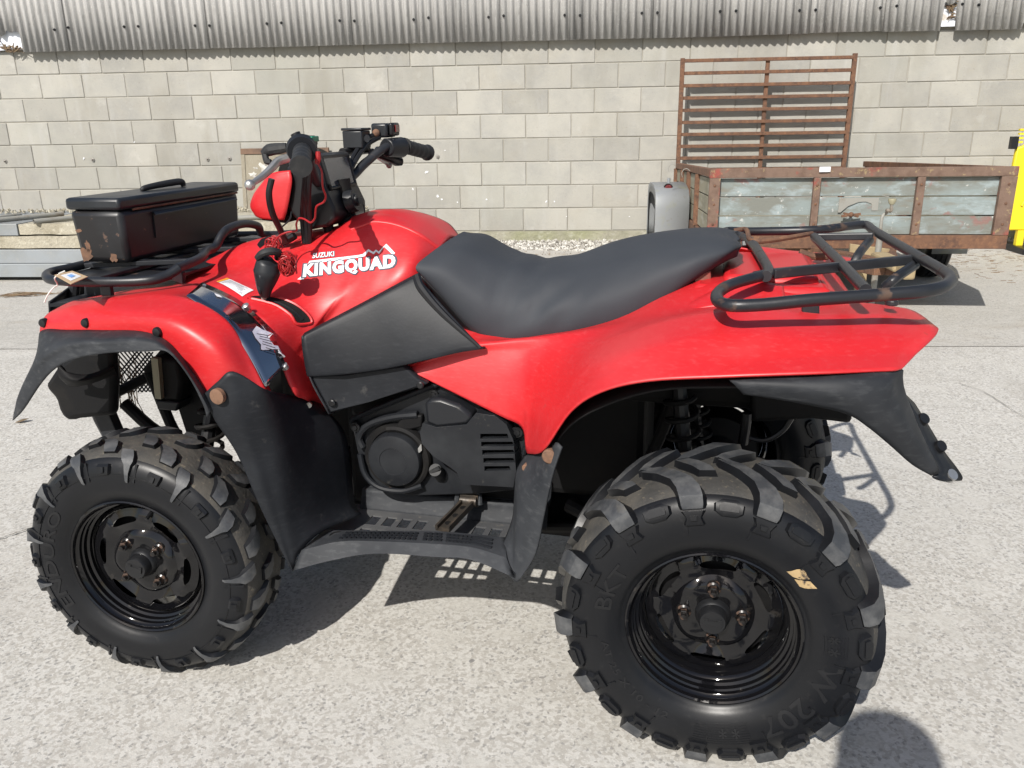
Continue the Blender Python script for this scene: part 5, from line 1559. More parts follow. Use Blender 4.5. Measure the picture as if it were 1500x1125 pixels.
for p in ((-0.2432,-0.424,0.811), (-0.0813,-0.476,0.8306), (0.1315,-0.522,0.8323)):
    p = Vector(p)
    for sg in (-1, 1):
        v = tube([p + Vector((0, .006, 0)), p + Vector((0, -.003, 0)), p + Vector((0, -.0065, 0)), p + Vector((0, -.0075, 0))], [.0105, .0105, .0085, .004], 14, 1)
        part('fender_screw', v if sg < 0 else mirror_y(v), 'bolt', ff if sg < 0 else ffr)
rear_flare = [
    [(1.2679,-0.56,0.8142), (1.2701,-0.572,0.8145), (1.2794,-0.578,0.8062), (1.2926,-0.575,0.7916)],
    [(1.3247,-0.562,0.8231), (1.3264,-0.58,0.8193), (1.3293,-0.585,0.8069), (1.331,-0.578,0.7892)],
    [(1.3893,-0.56,0.8276), (1.3901,-0.58,0.8233), (1.3888,-0.588,0.8071), (1.3876,-0.578,0.7824)],
    [(1.4527,-0.555,0.8334), (1.4589,-0.576,0.8275), (1.4559,-0.588,0.8022), (1.4547,-0.575,0.7694)],
    [(1.5006,-0.545,0.8367), (1.5156,-0.56,0.8202), (1.5024,-0.575,0.78), (1.4921,-0.565,0.7459)],
    [(1.5436,-0.52,0.8341), (1.5402,-0.525,0.8035), (1.5451,-0.555,0.7522), (1.5343,-0.545,0.7087)],
    [(1.5465,-0.49,0.812), (1.5704,-0.5,0.7584), (1.5821,-0.53,0.703), (1.5767,-0.525,0.6693)],
    [(1.5539,-0.46,0.7858), (1.6008,-0.475,0.7015), (1.6277,-0.5,0.6531), (1.6152,-0.505,0.6426)],
]
rfl, rfr = mirrored('rear_flare', patch(rear_flare, 5, 4), 'flare', solid=.004, angle=45)
tongue = [[(1.5564,-0.455,0.7819), (1.5906,-0.43,0.748)], [(1.5837,-0.47,0.7413), (1.618,-0.44,0.7087)], [(1.6008,-0.475,0.7015), (1.647,-0.44,0.6656)], [(1.6305,-0.49,0.649), (1.668,-0.45,0.6403)], [(1.6201,-0.503,0.6409), (1.6787,-0.455,0.6251)], [(1.6412,-0.495,0.6329), (1.6773,-0.46,0.6194)]]
tv = patch(tongue, 4, 3)
for sg, ow in ((-1, rfl), (1, rfr)):
    part('flare_tongue', tv if sg < 0 else mirror_y(tv), 'black', ow, solid=.004, angle=50)
    for p, mt in (((1.6558,-0.47,0.6309), 'alu'), ((1.6355,-0.455,0.6773), 'bolt'), ((1.6017,-0.455,0.7258), 'bolt')):
        p = Vector(p)
        v = tube([p + Vector((-.004, .004, -.004)), p + Vector((.002, -.004, .005))], [.012, .010], 12, 1)
        part('tongue_stud', v if sg < 0 else mirror_y(v), mt, ow)

# ------------------------------------------------------------------ racks
rr_ = .0112
loop = [(1.3289,-0.2492,0.935), (1.2674,-0.3255,0.93), (1.2417,-0.3947,0.926), (1.2424,-0.4665,0.926), (1.2654,-0.5034,0.927), (1.3191,-0.4995,0.93), (1.3977,-0.4846,0.938), (1.5047,-0.4555,0.944), (1.5886,-0.4304,0.95), (1.6299,-0.3731,0.952), (1.649,-0.284,0.952),
        (1.6382,-0.0545,0.952), (1.6181,0.3137,0.952), (1.6171,0.4379,0.952), (1.586,0.4342,0.952), (1.4756,0.3379,0.95), (1.3188,0.3679,0.94), (1.2627,0.4134,0.935), (1.2519,0.3698,0.935), (1.2828,0.2976,0.938)]
rack = part('rear_rack', tube(loop, rr_, 12, 4), 'rack')
part('front_crossbar', tube([(1.3306,-0.2692,0.936), (1.3382,-0.2152,0.936), (1.335,-0.0999,0.936), (1.3209,0.1359,0.936), (1.306,0.2515,0.936), (1.2797,0.3177,0.937)], rr_, 12, 4), 'rack', rack)
part('middle_crossbar', tube([(1.4697,0.2672,0.942), (1.484,-0.1131,0.942), (1.4915,-0.4069,0.942)], .0108, 12, 1), 'rack', rack)
part('centre_bar', beam((1.3457,-0.2259,0.934), (1.634,-0.0678,0.944), .016, .020), 'rack', rack, smooth=False, bevel=.003)
part('far_bar', beam((1.4763,0.2827,0.94), (1.607,0.2684,0.946), .016, .018), 'rack', rack, smooth=False, bevel=.003)
part('rack_brace', tube([(1.6012,0.2741,0.935), (1.5617,0.16,0.918), (1.547,0.14,0.8885)], .0105, 10, 3), 'rack', rack)
part('rack_brace', tube([(1.635,-0.0821,0.935), (1.5882,-0.15,0.919), (1.57,-0.15,0.8988)], .0105, 10, 3), 'rack', rack)
part('rusty_strap', tube([(1.2741,0.3377,0.945), (1.305,0.3304,0.95), (1.3133,0.1711,0.944), (1.3617,0.1777,0.944), (1.4691,0.3162,0.944)], .006, 8, 4), 'rust', rack)
for a, b, s_ in (((1.406,-0.365,0.9155), (1.4094,-0.365,0.8785), .02), ((1.5492,-0.33,0.9222), (1.5513,-0.33,0.9045), .012), ((1.3185,-0.1846,0.93), (1.3291,-0.1714,0.885), .014), ((1.3041,0.2208,0.93), (1.3078,0.3331,0.885), .014)):
    part('rack_foot', join(beam(a, b, s_ * 1.5, s_, (0, 1, 0)), tube([Vector(b) + Vector((0, 0, -.004)), Vector(b) + Vector((0, 0, .006))], s_ * .95, 14, 1)), 'rack', rack, smooth=False, bevel=.002)
hk = (1.4723,0.2186,0.9)
part('rack_hook', tube([Vector(hk) + Vector((-.04, .0, .01)), Vector(hk), Vector(hk) + Vector((.03, -.005, .005)), Vector(hk) + Vector((.03, .02, .02))], .009, 8, 4), 'rust', rack)

zf = .905
fl_ = [(0.05,-0.3147,0.925), (0.0327,-0.3405,0.912), (0.0048,-0.371,0.906), (-0.0936,-0.3929,0.904), (-0.2178,-0.3864,0.902), (-0.2775,-0.3536,0.902), (-0.3173,-0.2972,0.902), (-0.3067,-0.2305,0.904), (-0.287,-0.1577,0.906)]
half = [Vector(p) for p in fl_]
last = half[-1]
full = half[:-1] + [Vector((last.x - .02, -.10, .906)), Vector((last.x - .022, .10, .906))] + [Vector((p.x, -p.y, p.z)) for p in reversed(half[:-1])]
rackf = part('front_rack', tube(full, .0112, 12, 4), 'rack')
rb0 = Vector((0.05,-0.3147,0.925))
hoop = [rb0 + Vector((-.005, -.0, 0)), Vector((rb0.x - .008, -.22, .932)), Vector((-.0, -.13, .935)), Vector((-.004, -.085, .938)), Vector((.0, -.055, .965)), Vector((.002, -.02, .978)), Vector((.002, .05, .980)), Vector((.0, .12, .965)), Vector((-.004, .15, .938)), Vector((rb0.x - .008, .22, .932)), Vector((rb0.x - .005, -rb0.y, rb0.z))]
part('rear_bar', tube(hoop, .0108, 12, 4), 'rack', rackf)
for yy in (-.2, 0, .2):
    part('slat', beam((-.31, yy, .903), (.0, yy, .922), .024, .012), 'rack', rackf, smooth=False, bevel=.002)
part('cross_slat', beam((-.15, -.35, .902), (-.15, .35, .902), .03, .01), 'rack', rackf, smooth=False, bevel=.002)
for a, b in (((-0.1154,-0.3575,0.895), (-0.1137,-0.36,0.8655)), ((0.0294,-0.2879,0.915), (0.0195,-0.28,0.8877))):
    part('rack_foot', beam(a, b, .028, .012, (0, 1, 0)), 'rack', rackf, smooth=False, bevel=.002)
    a2, b2 = (a[0], -a[1], a[2]), (b[0], -b[1], b[2])
    part('rack_foot', beam(a2, b2, .028, .012, (0, 1, 0)), 'rack', rackf, smooth=False, bevel=.002)
# front bumper, grille, under-fender parts
bump = part('front_bumper', join(tube([(-.36, -.18, .86), (-.40, -.18, .70), (-.34, -.18, .42), (-.2, -.16, .32)], .014, 10, 4), tube([(-.36, .18, .86), (-.40, .18, .70), (-.34, .18, .42), (-.2, .16, .32)], .014, 10, 4),
                                 tube([(-.385, -.18, .78), (-.395, 0, .78), (-.385, .18, .78)], .012, 10, 4)), 'rack')
part('rack_post', plate([(-0.3174,-0.2,0.8533), (-0.2663,-0.2,0.8549), (-0.2703,-0.2,0.8145), (-0.3246,-0.2,0.8089)], (0, .012, 0)), 'rack', rackf, smooth=False)
nose = part('nose_panel', patch([[(-.34, -.30, .83), (-.37, -.28, .74), (-.36, -.26, .66)], [(-.40, -.10, .85), (-.43, -.10, .75), (-.40, -.10, .67)], [(-.40, .10, .85), (-.43, .10, .75), (-.40, .10, .67)], [(-.34, .30, .83), (-.37, .28, .74), (-.36, .26, .66)]], 6, 5), 'black', solid=.005)
part('front_deck', plate([(-.34, -.3, .825), (.0, -.27, .845), (.0, .27, .845), (-.34, .3, .825)], (0, 0, -.008)), 'black', smooth=False)
# headlamp housing and grille seen through the wheel arch
hl = part('lamp_housing', patch([[(-0.2908,-0.36,0.6888), (-0.263,-0.36,0.6732), (-0.2237,-0.34,0.6643), (-0.1859,-0.3,0.6771)], [(-0.2934,-0.36,0.6593), (-0.2485,-0.37,0.6549), (-0.2134,-0.35,0.6542), (-0.1817,-0.3,0.6686)], [(-0.2998,-0.33,0.6249), (-0.2601,-0.34,0.6307), (-0.2265,-0.32,0.637), (-0.1979,-0.28,0.6475)]], 5, 5), 'under', solid=.01)
part('inner_fender', plate([(-0.4159,-0.29,0.6046), (-0.3586,-0.29,0.6661), (-0.2935,-0.29,0.7052), (-0.1884,-0.29,0.7159), (-0.1973,-0.29,0.6293), (-0.2191,-0.29,0.5374), (-0.3329,-0.29,0.5196), (-0.3641,-0.29,0.5098), (-0.3842,-0.29,0.5326), (-0.388,-0.29,0.5714)], (0, .03, 0)), 'under', smooth=True, bevel=.016, angle=50)
part('dark_infill', plate([(-0.0914,-0.17,0.6809), (-0.0478,-0.17,0.6007), (-0.0092,-0.17,0.4521), (-0.1026,-0.17,0.4446), (-0.1173,-0.17,0.5207)], (0, .1, 0)), 'under', smooth=False)  # dark plate added to blacken the gap beside the bottle
part('rack_shade_plate', box((-.30, -.29, .888), (-.01, .29, .894)), 'rack', rackf, smooth=False)  # dark plate added to stand for slats and shadow under the toolbox
gl = []
g00, g10, g01 = Vector((-0.38,-0.0764,0.6416)), Vector((-0.38,0.0933,0.5906)), Vector((-0.38,-0.0989,0.5253))
gu, gvv = g10 - g00, g01 - g00
for i in range(-9, 11):
    for sl_ in (1, -1):
        pts = []
        for t in (0, 1):
            u = i / 10 + (t * .8 if sl_ > 0 else (1 - t) * .8)
            pts.append((u, t))
        (u0, t0), (u1, t1) = pts
        if u0 > u1: (u0, t0), (u1, t1) = (u1, t1), (u0, t0)
        if u1 <= 0 or u0 >= 1: continue
        k = (t1 - t0) / (u1 - u0)
        if u0 < 0: t0 += k * (0 - u0); u0 = 0
        if u1 > 1: t1 += k * (1 - u1); u1 = 1
        if rng.random() < .12: continue
        gl.append(beam(g00 + gu * u0 + gvv * t0, g00 + gu * u1 + gvv * t1, .0035, .003, (0, 1, 0)))
o = part('radiator_grille', join(*gl), 'bolt', smooth=False); o['kind'] = 'stuff'
strw = []
for q in range(40):
    p = g00 + gu * rng.uniform(.0, .55) + gvv * rng.uniform(.2, 1.3) + Vector((.01, 0, 0))
    d = Vector((rng.uniform(-.1, .1), rng.uniform(-.1, .1), rng.uniform(-1, 1))).normalized() * rng.uniform(.01, .04)
    strw.append(tube([p - d, p, p + d], .0012, 4, 1))
o = part('caught_straw', join(*strw), 'leaf'); o['kind'] = 'stuff'
res = part('coolant_bottle', plate([(-0.1355,-0.22,0.6781), (-0.065,-0.22,0.6748), (-0.0588,-0.22,0.6159), (-0.0757,-0.22,0.5598), (-0.1435,-0.22,0.5626)], (0, .09, 0)), 'under', bevel=.01)
part('bottle_edge', plate([(-0.1257,-0.235,0.6811), (-0.1065,-0.235,0.6786), (-0.1149,-0.235,0.5715), (-0.1328,-0.235,0.5721)], (0, .014, 0)), 'pvc', res, smooth=False)
part('bottle_foot', plate([(-0.1395,-0.225,0.5645), (-0.0719,-0.225,0.5618), (-0.0839,-0.225,0.5369), (-0.1399,-0.225,0.5385)], (0, .08, 0)), 'shroud', res, bevel=.004)
part('frame_strut', beam((-0.331,-0.2,0.5313), (-0.3007,-0.2,0.4244), .05, .03, (0, 1, 0)), 'shroud', smooth=False, bevel=.003)
part('frame_strut', join(tube([(-0.2748,-0.18,0.5322), (-0.206,-0.18,0.4694), (-0.1452,-0.16,0.4175)], .016, 10, 3), tube([(-0.295,-0.18,0.5597), (-0.186,-0.14,0.6111)], .014, 10, 1)), 'under')

# ------------------------------------------------------------------ metal plate in the fender channel, labels, lever gate
pl_cols = [
    [(0.1485,-0.43,0.8878), (0.1037,-0.305,0.8801)], [(0.1913,-0.437,0.8673), (0.1585,-0.322,0.8673)], [(0.2364,-0.448,0.8481), (0.2098,-0.336,0.8511)], [(0.2631,-0.452,0.8253), (0.2452,-0.348,0.8328)],
    [(0.2904,-0.46,0.7888), (0.3017,-0.372,0.7979)], [(0.3134,-0.464,0.7496), (0.3281,-0.386,0.7583)], [(0.3344,-0.468,0.707), (0.3449,-0.394,0.7229)]]
pl_cols = [[(p[0], p[1] - .006, p[2] + (.003 if k == 0 else .014)) for k, p in enumerate(c)] for c in pl_cols]
plv = patch(pl_cols, 5, 4)
shield_p = part('fender_plate', plv, 'mirror', solid=.002, angle=40)
pt_tree = BVHTree.FromPolygons([Vector(v) for v in plv[0]], [tuple(q) for q in plv[1]])
for p in ((0.1168,-0.325,0.879), (0.2358,-0.352,0.8456), (0.3406,-0.397,0.7282), (0.3257,-0.455,0.7099)):
    p = Vector(p)
    part('plate_rivet', tube([p + Vector((0, .002, .001)), p + Vector((-.001, -.004, .010)), p + Vector((-.001, -.005, .012))], [.008, .008, .004], 10, 1), 'alu', shield_p)
DN = (0, .35, -.94)
for nm, mt, poly in (('torn_label', 'foil', [(0.2818,-0.4,0.8253), (0.2944,-0.4,0.8213), (0.3093,-0.385,0.8001), (0.3058,-0.4,0.7946), (0.3201,-0.4,0.7771), (0.3249,-0.39,0.7685), (0.3284,-0.39,0.7564), (0.3221,-0.4,0.7527), (0.3111,-0.42,0.7425), (0.3087,-0.425,0.753), (0.3058,-0.42,0.7666), (0.2946,-0.42,0.7812), (0.2841,-0.415,0.799), (0.2831,-0.41,0.8142)]),
                     ('label_scrap', 'white', [(0.3075,-0.4,0.7947), (0.3115,-0.38,0.8004), (0.3106,-0.38,0.7927), (0.31,-0.4,0.7888)]),
                     ('label_scrap', 'white', [(0.3249,-0.39,0.7685), (0.3396,-0.39,0.7539), (0.3371,-0.392,0.7512), (0.3291,-0.4,0.7561)]),
                     ('label_scrap', 'white', [(0.1648,-0.36,0.8723), (0.1765,-0.36,0.8712), (0.1886,-0.365,0.862), (0.1786,-0.37,0.8642)])):
    part(nm, lay_on(dense(poly, 1), pt_tree, DN, .0025), mt, shield_p, smooth=False)
inkl = []
for i in range(7):
    a, b = Vector((0.2889,-0.41,0.7827)), Vector((0.3109,-0.39,0.7892))
    d = (Vector((0.3131,-0.42,0.7457)) - a) * (i / 6.5)
    aa, bb = (a + d).lerp(b + d, .1 + .1 * (i % 2)), (a + d).lerp(b + d, .75 + .1 * (i % 3))
    s_ = d.normalized() * .0016 if i else (Vector((0.3131,-0.42,0.7457)) - a).normalized() * .0016
    inkl.append(([aa, bb, bb + s_, aa + s_], [(0, 1, 2, 3)]))
o = part('label_print', lay_on(join(*inkl), pt_tree, DN, .0035), 'ink', shield_p, smooth=False); o['kind'] = 'stuff'

warn = [(0.0893,-0.235,0.8748), (0.0953,-0.2,0.8807), (0.1991,-0.255,0.8573), (0.1903,-0.29,0.8507)]
wl = part('warning_label', lay_on(dense(warn, 3), cowl_tree, DN, .0015), 'white', cowl, smooth=False)
w0, w1, w2, w3 = [Vector(p) for p in warn]
q4 = lambda a, b: (w0.lerp(w3, a)).lerp(w1.lerp(w2, a), b)
part('warning_band', lay_on(dense([q4(0, 0), q4(0, 1), q4(.10, 1), q4(.10, 0)], 2), cowl_tree, DN, .0022), 'orange', wl, smooth=False)
ink = []
for i in range(9):
    b_ = .12 + .09 * i
    e_ = rng.uniform(.72, .95)
    ink.append(([q4(.16, b_), q4(e_, b_), q4(e_, b_ + .025), q4(.16, b_ + .025)], [(0, 1, 2, 3)]))
o = part('warning_print', lay_on(join(*ink), cowl_tree, DN, .0024), 'slate', wl, smooth=False); o['kind'] = 'stuff'

gate = [(0.2062,-0.285,0.8486), (0.215,-0.27,0.8506), (0.2406,-0.26,0.8494), (0.2735,-0.26,0.8474), (0.3065,-0.265,0.8401), (0.3317,-0.27,0.8263), (0.3414,-0.275,0.812), (0.333,-0.28,0.8048), (0.3173,-0.29,0.8002), (0.3056,-0.29,0.8187), (0.2739,-0.285,0.8353), (0.2404,-0.285,0.8436)]
gt = part('gear_gate', lay_on(dense(gate, 2), cowl_tree, (0, .75, -.66), .002), 'under', cowl, smooth=False)
rim_pts = [tuple(v) for v in lay_on((gate, []), cowl_tree, (0, .75, -.66), .002)[0]]
part('gate_rim', tube(rim_pts, .0035, 6, 3, closed=True), 'red', cowl)
gs = [(0.2428,-0.275,0.8399), (0.2724,-0.27,0.8351), (0.3049,-0.275,0.8232), (0.3252,-0.28,0.8125)]
part('gate_slot', tube([tuple(v) for v in lay_on((gs, []), cowl_tree, (0, .75, -.66), .002)[0]], .0025, 6, 4), 'shroud', gt)
l0, l1 = Vector((0.2361,-0.285,0.837)), Vector((0.2493,-0.295,0.8696))
lev = part('gear_lever', tube([l0 + Vector((0, 0, -.02)), l0, l1 + Vector((0, 0, .01))], .006, 10, 2), 'pipe')
part('tank_top', patch([[(p[0], p[1], p[2] + .0045) for p in c[3:-3]] for c in cowl_cols[5:11]], 7, 8), 'red', cowl, solid=.006, angle=60)
k0, k1, k2, k3, k4 = Vector((0.2491,-0.296,0.8636)), Vector((0.253,-0.298,0.886)), Vector((0.2634,-0.3,0.9206)), Vector((0.2677,-0.3,0.9421)), Vector((0.274,-0.3,0.9529))
part('lever_knob', tube([k0, k0.lerp(k1, .5), k1, k1.lerp(k2, .6), k2, k3, k4], [.011, .015, .019, .026, .0295, .024, .007], 18, 4), 'shroud', lev)
part('knob_button', move(ball((0, 0, 0), .006, 10, 6, (.7, .6, 2.0)), k1.lerp(k2, -.1) + Vector((-.003, -.017, 0))), 'shroud', lev)
part('lever_strap', tube([(0.2525,-0.315,0.9533), (0.2703,-0.32,0.965), (0.2865,-0.31,0.9683), (0.2911,-0.29,0.9608), (0.2778,-0.275,0.9474)], [.007, .009, .009, .009, .007], 10, 4), 'grip', lev)

# tank badge: letters with a dark outline over a white band with a peak line
bx0, bx1 = Vector((0.2914,-0.205,0.8836)), Vector((0.5282,-0.203,0.914))     # foot of the lettering
bt0 = Vector((0.284,-0.195,0.9138))
ux = (bx1 - bx0)
uz = (bt0 - bx0); uz.y = 0
def badge(vf, x0, x1, y0, y1, lift):
    v, f = fit(vf, x0, x1, y0, y1)
    return lay_on(([bx0 + ux * p[0] + uz * p[1] for p in v], f), cowl_tree, (0, 1, 0), lift)


bg = part('tank_badge', badge(text_shape('KINGQUAD', .095, 0, 1.14), -.016, 1.016, -.10, 1.11, .0012), 'slate', cowl, smooth=False)
part('badge_letters', badge(text_shape('KINGQUAD', .062, 0, 1.16), .002, .998, -.02, 1.03, .0021), 'white', bg, smooth=False)
band = [(.04, 1.0), (.06, 1.22), (.60, 1.26), (.66, 1.30), (.72, 1.60), (.77, 1.36), (.80, 1.50), (.825, 1.34), (.90, 1.80), (.99, 1.10), (.97, .98), (.88, 1.62), (.83, 1.18), (.80, 1.36), (.775, 1.20), (.72, 1.44), (.68, 1.14), (.60, 1.08), (.3, 1.05)]
part('badge_peaks', lay_on(dense([bx0 + ux * a + uz * b for a, b in band], 1), cowl_tree, (0, 1, 0), .0009), 'white', bg, smooth=False)
part('badge_swoosh', lay_on(dense([bx0 + ux * a + uz * b for a, b in ((-.05, .06), (.0, .30), (.02, .0), (-.02, .02))], 1), cowl_tree, (0, 1, 0), .0009), 'white', bg, smooth=False)
part('maker_outline', badge(text_shape('SUZUKI', .06, 0, 1.0), .085, .345, 1.33, 1.74, .0009), 'slate', bg, smooth=False)
part('maker_letters', badge(text_shape('SUZUKI', .03, 0, 1.04), .09, .34, 1.36, 1.70, .0016), 'white', bg, smooth=False)

# dark patch laid on the cowl, its colour stands for shade in an opening
part('cowl_slot_patch', lay_on(dense([(0.0935,-0.05,0.9449), (0.0906,-0.02,0.9528), (0.105,0,0.9556), (0.1237,-0.02,0.9517), (0.1244,-0.05,0.9438), (0.1124,-0.07,0.9396)], 2), cowl_tree, (0, .3, -.95), .0012), 'under', cowl, smooth=False)

# ------------------------------------------------------------------ handlebars and pod
stem = part('steering_stem', join(tube([(.335, 0, .90), (.315, 0, 1.10)], .024, 16, 1), tube([(.30, -.055, .97), (.30, -.05, 1.08)], .012, 10, 1), tube([(.30, .055, .97), (.30, .05, 1.08)], .012, 10, 1)), 'under')
hb_ = [(.424, -.400, 1.154), (.362, -.27, 1.184), (.340, -.205, 1.182), (.312, -.14, 1.136), (.300, -.09, 1.098), (.298, 0, 1.095), (.302, .09, 1.098), (.322, .14, 1.130), (.356, .20, 1.168), (.378, .26, 1.170), (.402, .395, 1.147)]
bar = part('handlebar', tube(hb_, .0115, 12, 4), 'rack')
for sg in (-1, 1):
    g0, g1 = (Vector((.366, -.278, 1.181)), Vector((.426, -.404, 1.153))) if sg < 0 else (Vector((.380, .275, 1.169)), Vector((.404, .405, 1.146)))
    prof = []
    rad = []
    n = 22
    for i in range(n + 1):
        t = i / n
        prof.append(g0.lerp(g1, t))
        rad.append(.0185 + (.0012 if (i % 4 in (0, 1)) else 0) + (.0035 if t > .95 or t < .06 else 0))
    gp = part('grip', tube(prof, rad, 18, 1), 'grip')
# left controls
cl0 = Vector((.372, -.262, 1.168))
lc = part('left_switchgear', join(tube([(.346, -.225, 1.186), (.370, -.285, 1.180)], [.026, .030], 20, 1), box((.342, -.272, 1.186), (.380, -.228, 1.209))), 'shroud', bevel=.006)
part('switch_collar', tube([(.364, -.277, 1.1815), (.3715, -.291, 1.178)], [.033, .030], 24, 1), 'black', lc)
part('switch_button', box((.379, -.272, 1.196), (.388, -.240, 1.208)), 'green', lc, bevel=.002)
part('choke_knob', tube([(.348, -.262, 1.205), (.344, -.262, 1.214)], .011, 12, 1), 'bolt', lc)
lpv = part('left_lever_perch', join(tube([(.345, -.215, 1.183), (.333, -.185, 1.172)], .021, 14, 1), beam((.345, -.205, 1.180), (.305, -.222, 1.164), .022, .020)), 'alu', bevel=.003)
lv = [(0.2883,-0.245,1.156), (0.2832,-0.268,1.1429), (0.2755,-0.295,1.1274), (0.2663,-0.335,1.1118)]
part('left_lever', join(tube([(.308, -.221, 1.164)] + lv, [.010, .0095, .0085, .0075, .006], 10, 4)), 'alu', lpv)
part('lever_ball', ball(lv[-1], .0115, 16, 10), 'alu', lpv)
part('left_lever_boot', tube([(0.2505,-0.24,1.1705), (0.2638,-0.238,1.179), (0.2807,-0.235,1.1817), (0.3031,-0.23,1.1842)], [.009, .0135, .0125, .010], 10, 4), 'grip', lpv)
part('boot_tip', tube([(0.255,-0.242,1.1705), (0.2629,-0.25,1.1564), (0.2727,-0.25,1.1549)], [.007, .008, .006], 8, 3), 'grip', lpv)
# right controls
rmc = Vector((0.2893,0.165,1.1928))
rm = part('brake_reservoir', box((rmc.x - .025, rmc.y - .028, rmc.z - .024), (rmc.x + .030, rmc.y + .030, rmc.z + .020)), 'toolbox', bevel=.003)
part('reservoir_lid', box((rmc.x - .027, rmc.y - .030, rmc.z + .0205), (rmc.x + .032, rmc.y + .032, rmc.z + .027)), 'toolbox', rm, bevel=.002)
part('sight_glass', tube([(rmc.x + .0295, rmc.y - .002, rmc.z), (rmc.x + .034, rmc.y - .004, rmc.z)], .010, 16, 1), 'screen', rm)
part('reservoir_barrel', join(tube([(rmc.x - .02, rmc.y - .045, rmc.z - .034), (rmc.x + .0, rmc.y + .07, rmc.z - .030)], .012, 12, 1)), 'bolt', rm)
part('banjo_hose', tube([(rmc.x - .018, rmc.y - .035, rmc.z - .036), (rmc.x - .018, rmc.y - .035, rmc.z - .065), (rmc.x - .012, rmc.y - .03, rmc.z - .10)], .0045, 8, 4), 'steel', rm)
th = Vector((0.3488,0.24,1.2133))
tb_ = part('throttle_box', join(box((th.x - .035, th.y - .03, th.z - .020), (th.x + .012, th.y + .035, th.z + .017))), 'toolbox', bevel=.006)
part('throttle_face', box((th.x + .013, th.y - .024, th.z - .016), (th.x + .026, th.y + .028, th.z + .018)), 'bolt', tb_, bevel=.005)
part('throttle_switch', box((th.x + .0265, th.y - .010, th.z - .006), (th.x + .030, th.y + .016, th.z + .012)), 'lens', tb_)
part('throttle_clamp', join(tube([(.358, .205, 1.168), (.374, .275, 1.166)], [.024, .028], 18, 1), box((th.x - .005, th.y - .025, th.z - .055), (th.x + .03, th.y + .03, th.z - .022))), 'shroud', tb_, bevel=.004)
part('thumb_lever', tube([(0.2993,0.22,1.1522), (0.3265,0.23,1.1463), (0.3455,0.26,1.1358), (0.3512,0.285,1.129), (0.3614,0.3,1.1264)], [.008, .008, .011, .0135, .011], 10, 4), 'bolt', tb_)
rl_ = [(0.3183,0.2,1.1582), (0.3201,0.24,1.1422), (0.3204,0.285,1.1254), (0.324,0.3,1.1172)]
part('right_lever', tube(rl_, [.009, .008, .006, .006], 10, 4), 'alu', tb_)
part('lever_ball', ball(rl_[-1], .009, 14, 8), 'alu', tb_)
part('lever_adjuster', ball((0.3302,0.21,1.1631), .008, 12, 8), 'alu', tb_)
part('switch_wires', join(tube([(0.294,0.09,1.1152), (0.3002,0.13,1.156), (0.314,0.17,1.189), (0.3291,0.21,1.2036)], .0065, 8, 5), tube([(0.2995,0.085,1.1069), (0.3096,0.12,1.1444), (0.3211,0.165,1.177), (0.3383,0.21,1.1947)], .006, 8, 5),
                          tube([(0.2953,0.1,1.0939), (0.3072,0.14,1.1296), (0.3221,0.19,1.1516)], .004, 8, 5)), 'bolt', tb_)
part('wire_clip', ball((0.3314,0.205,1.2054), .011, 10, 6), 'rustbolt', tb_)

# pod: black body with display, red headlamp shell in front
pod_prof = [(.222, 1.135), (.262, 1.158), (.292, 1.166), (.303, 1.155), (.318, 1.085), (.338, 1.040), (.338, 1.012), (.318, .995), (.262, .985), (.225, 1.02), (.205, 1.06)]
pod = part('instrument_pod', plate([(a, -.095, b) for a, b in pod_prof], (0, .19, 0)), 'bolt', bevel=.018, angle=50)
sc_n = Vector((.97, 0, .22))
s0, s1, s2, s3 = Vector((.2985, -.072, 1.155)), Vector((.2985, .072, 1.155)), Vector((.3165, .072, 1.082)), Vector((.3165, -.072, 1.082))
off_ = Vector((.0045, 0, .0012))
part('display', ([s0 + off_, s1 + off_, s2 + off_, s3 + off_], [(0, 1, 2, 3)]), 'screen', pod, smooth=False, solid=.002)
part('display_bezel', tube([s0 + off_, s1 + off_, s2 + off_, s3 + off_], .006, 8, 1, closed=True), 'bolt', pod)
ky = Vector((.338, -.01, 1.045))
part('key_switch', join(tube([ky, ky + Vector((.02, 0, .006))], [.030, .026], 20, 1), tube([ky + Vector((.016, 0, .005)), ky + Vector((.026, 0, .008))], [.016, .014], 16, 1)), 'shroud', pod)
part('key', join(box(ky + Vector((.026, -.002, -.002)), ky + Vector((.040, .002, .012))), tube([ky + Vector((.036, 0, .004)), ky + Vector((.042, -.002, -.02)), ky + Vector((.037, 0, -.035))], .0015, 6, 3)), 'bolt', pod)
part('pod_cap', tube([(0.3434,-0.02,1.0316), (0.3519,-0.02,1.0466), (0.3516,-0.02,1.0648)], [.006, .010, .008], 8, 3), 'bolt', pod)
shell = [
    [(.236, -.103, 1.128), (.240, -.108, 1.10), (.222, -.108, 1.04), (.205, -.10, 1.010)],
    [(.190, -.103, 1.122), (.180, -.112, 1.09), (.160, -.110, 1.04), (.150, -.10, 1.012)],
    [(.150, -.085, 1.100), (.132, -.095, 1.075), (.115, -.092, 1.04), (.115, -.08, 1.018)],
    [(.118, -.03, 1.085), (.098, -.035, 1.065), (.085, -.035, 1.042), (.092, -.03, 1.024)],
]
shell_cols = shell + [[(p[0], -p[1], p[2]) for p in c] for c in reversed(shell)]
part('headlamp_shell', patch(shell_cols, 6, 5), 'red', solid=.004, angle=50)
part('shell_top', plate([(.236, -.10, 1.126), (.19, -.10, 1.119), (.15, -.082, 1.098), (.118, -.03, 1.083), (.118, .03, 1.083), (.15, .082, 1.098), (.19, .10, 1.119), (.236, .10, 1.126)], (0, 0, -.006)), 'red', smooth=False, bevel=.003)
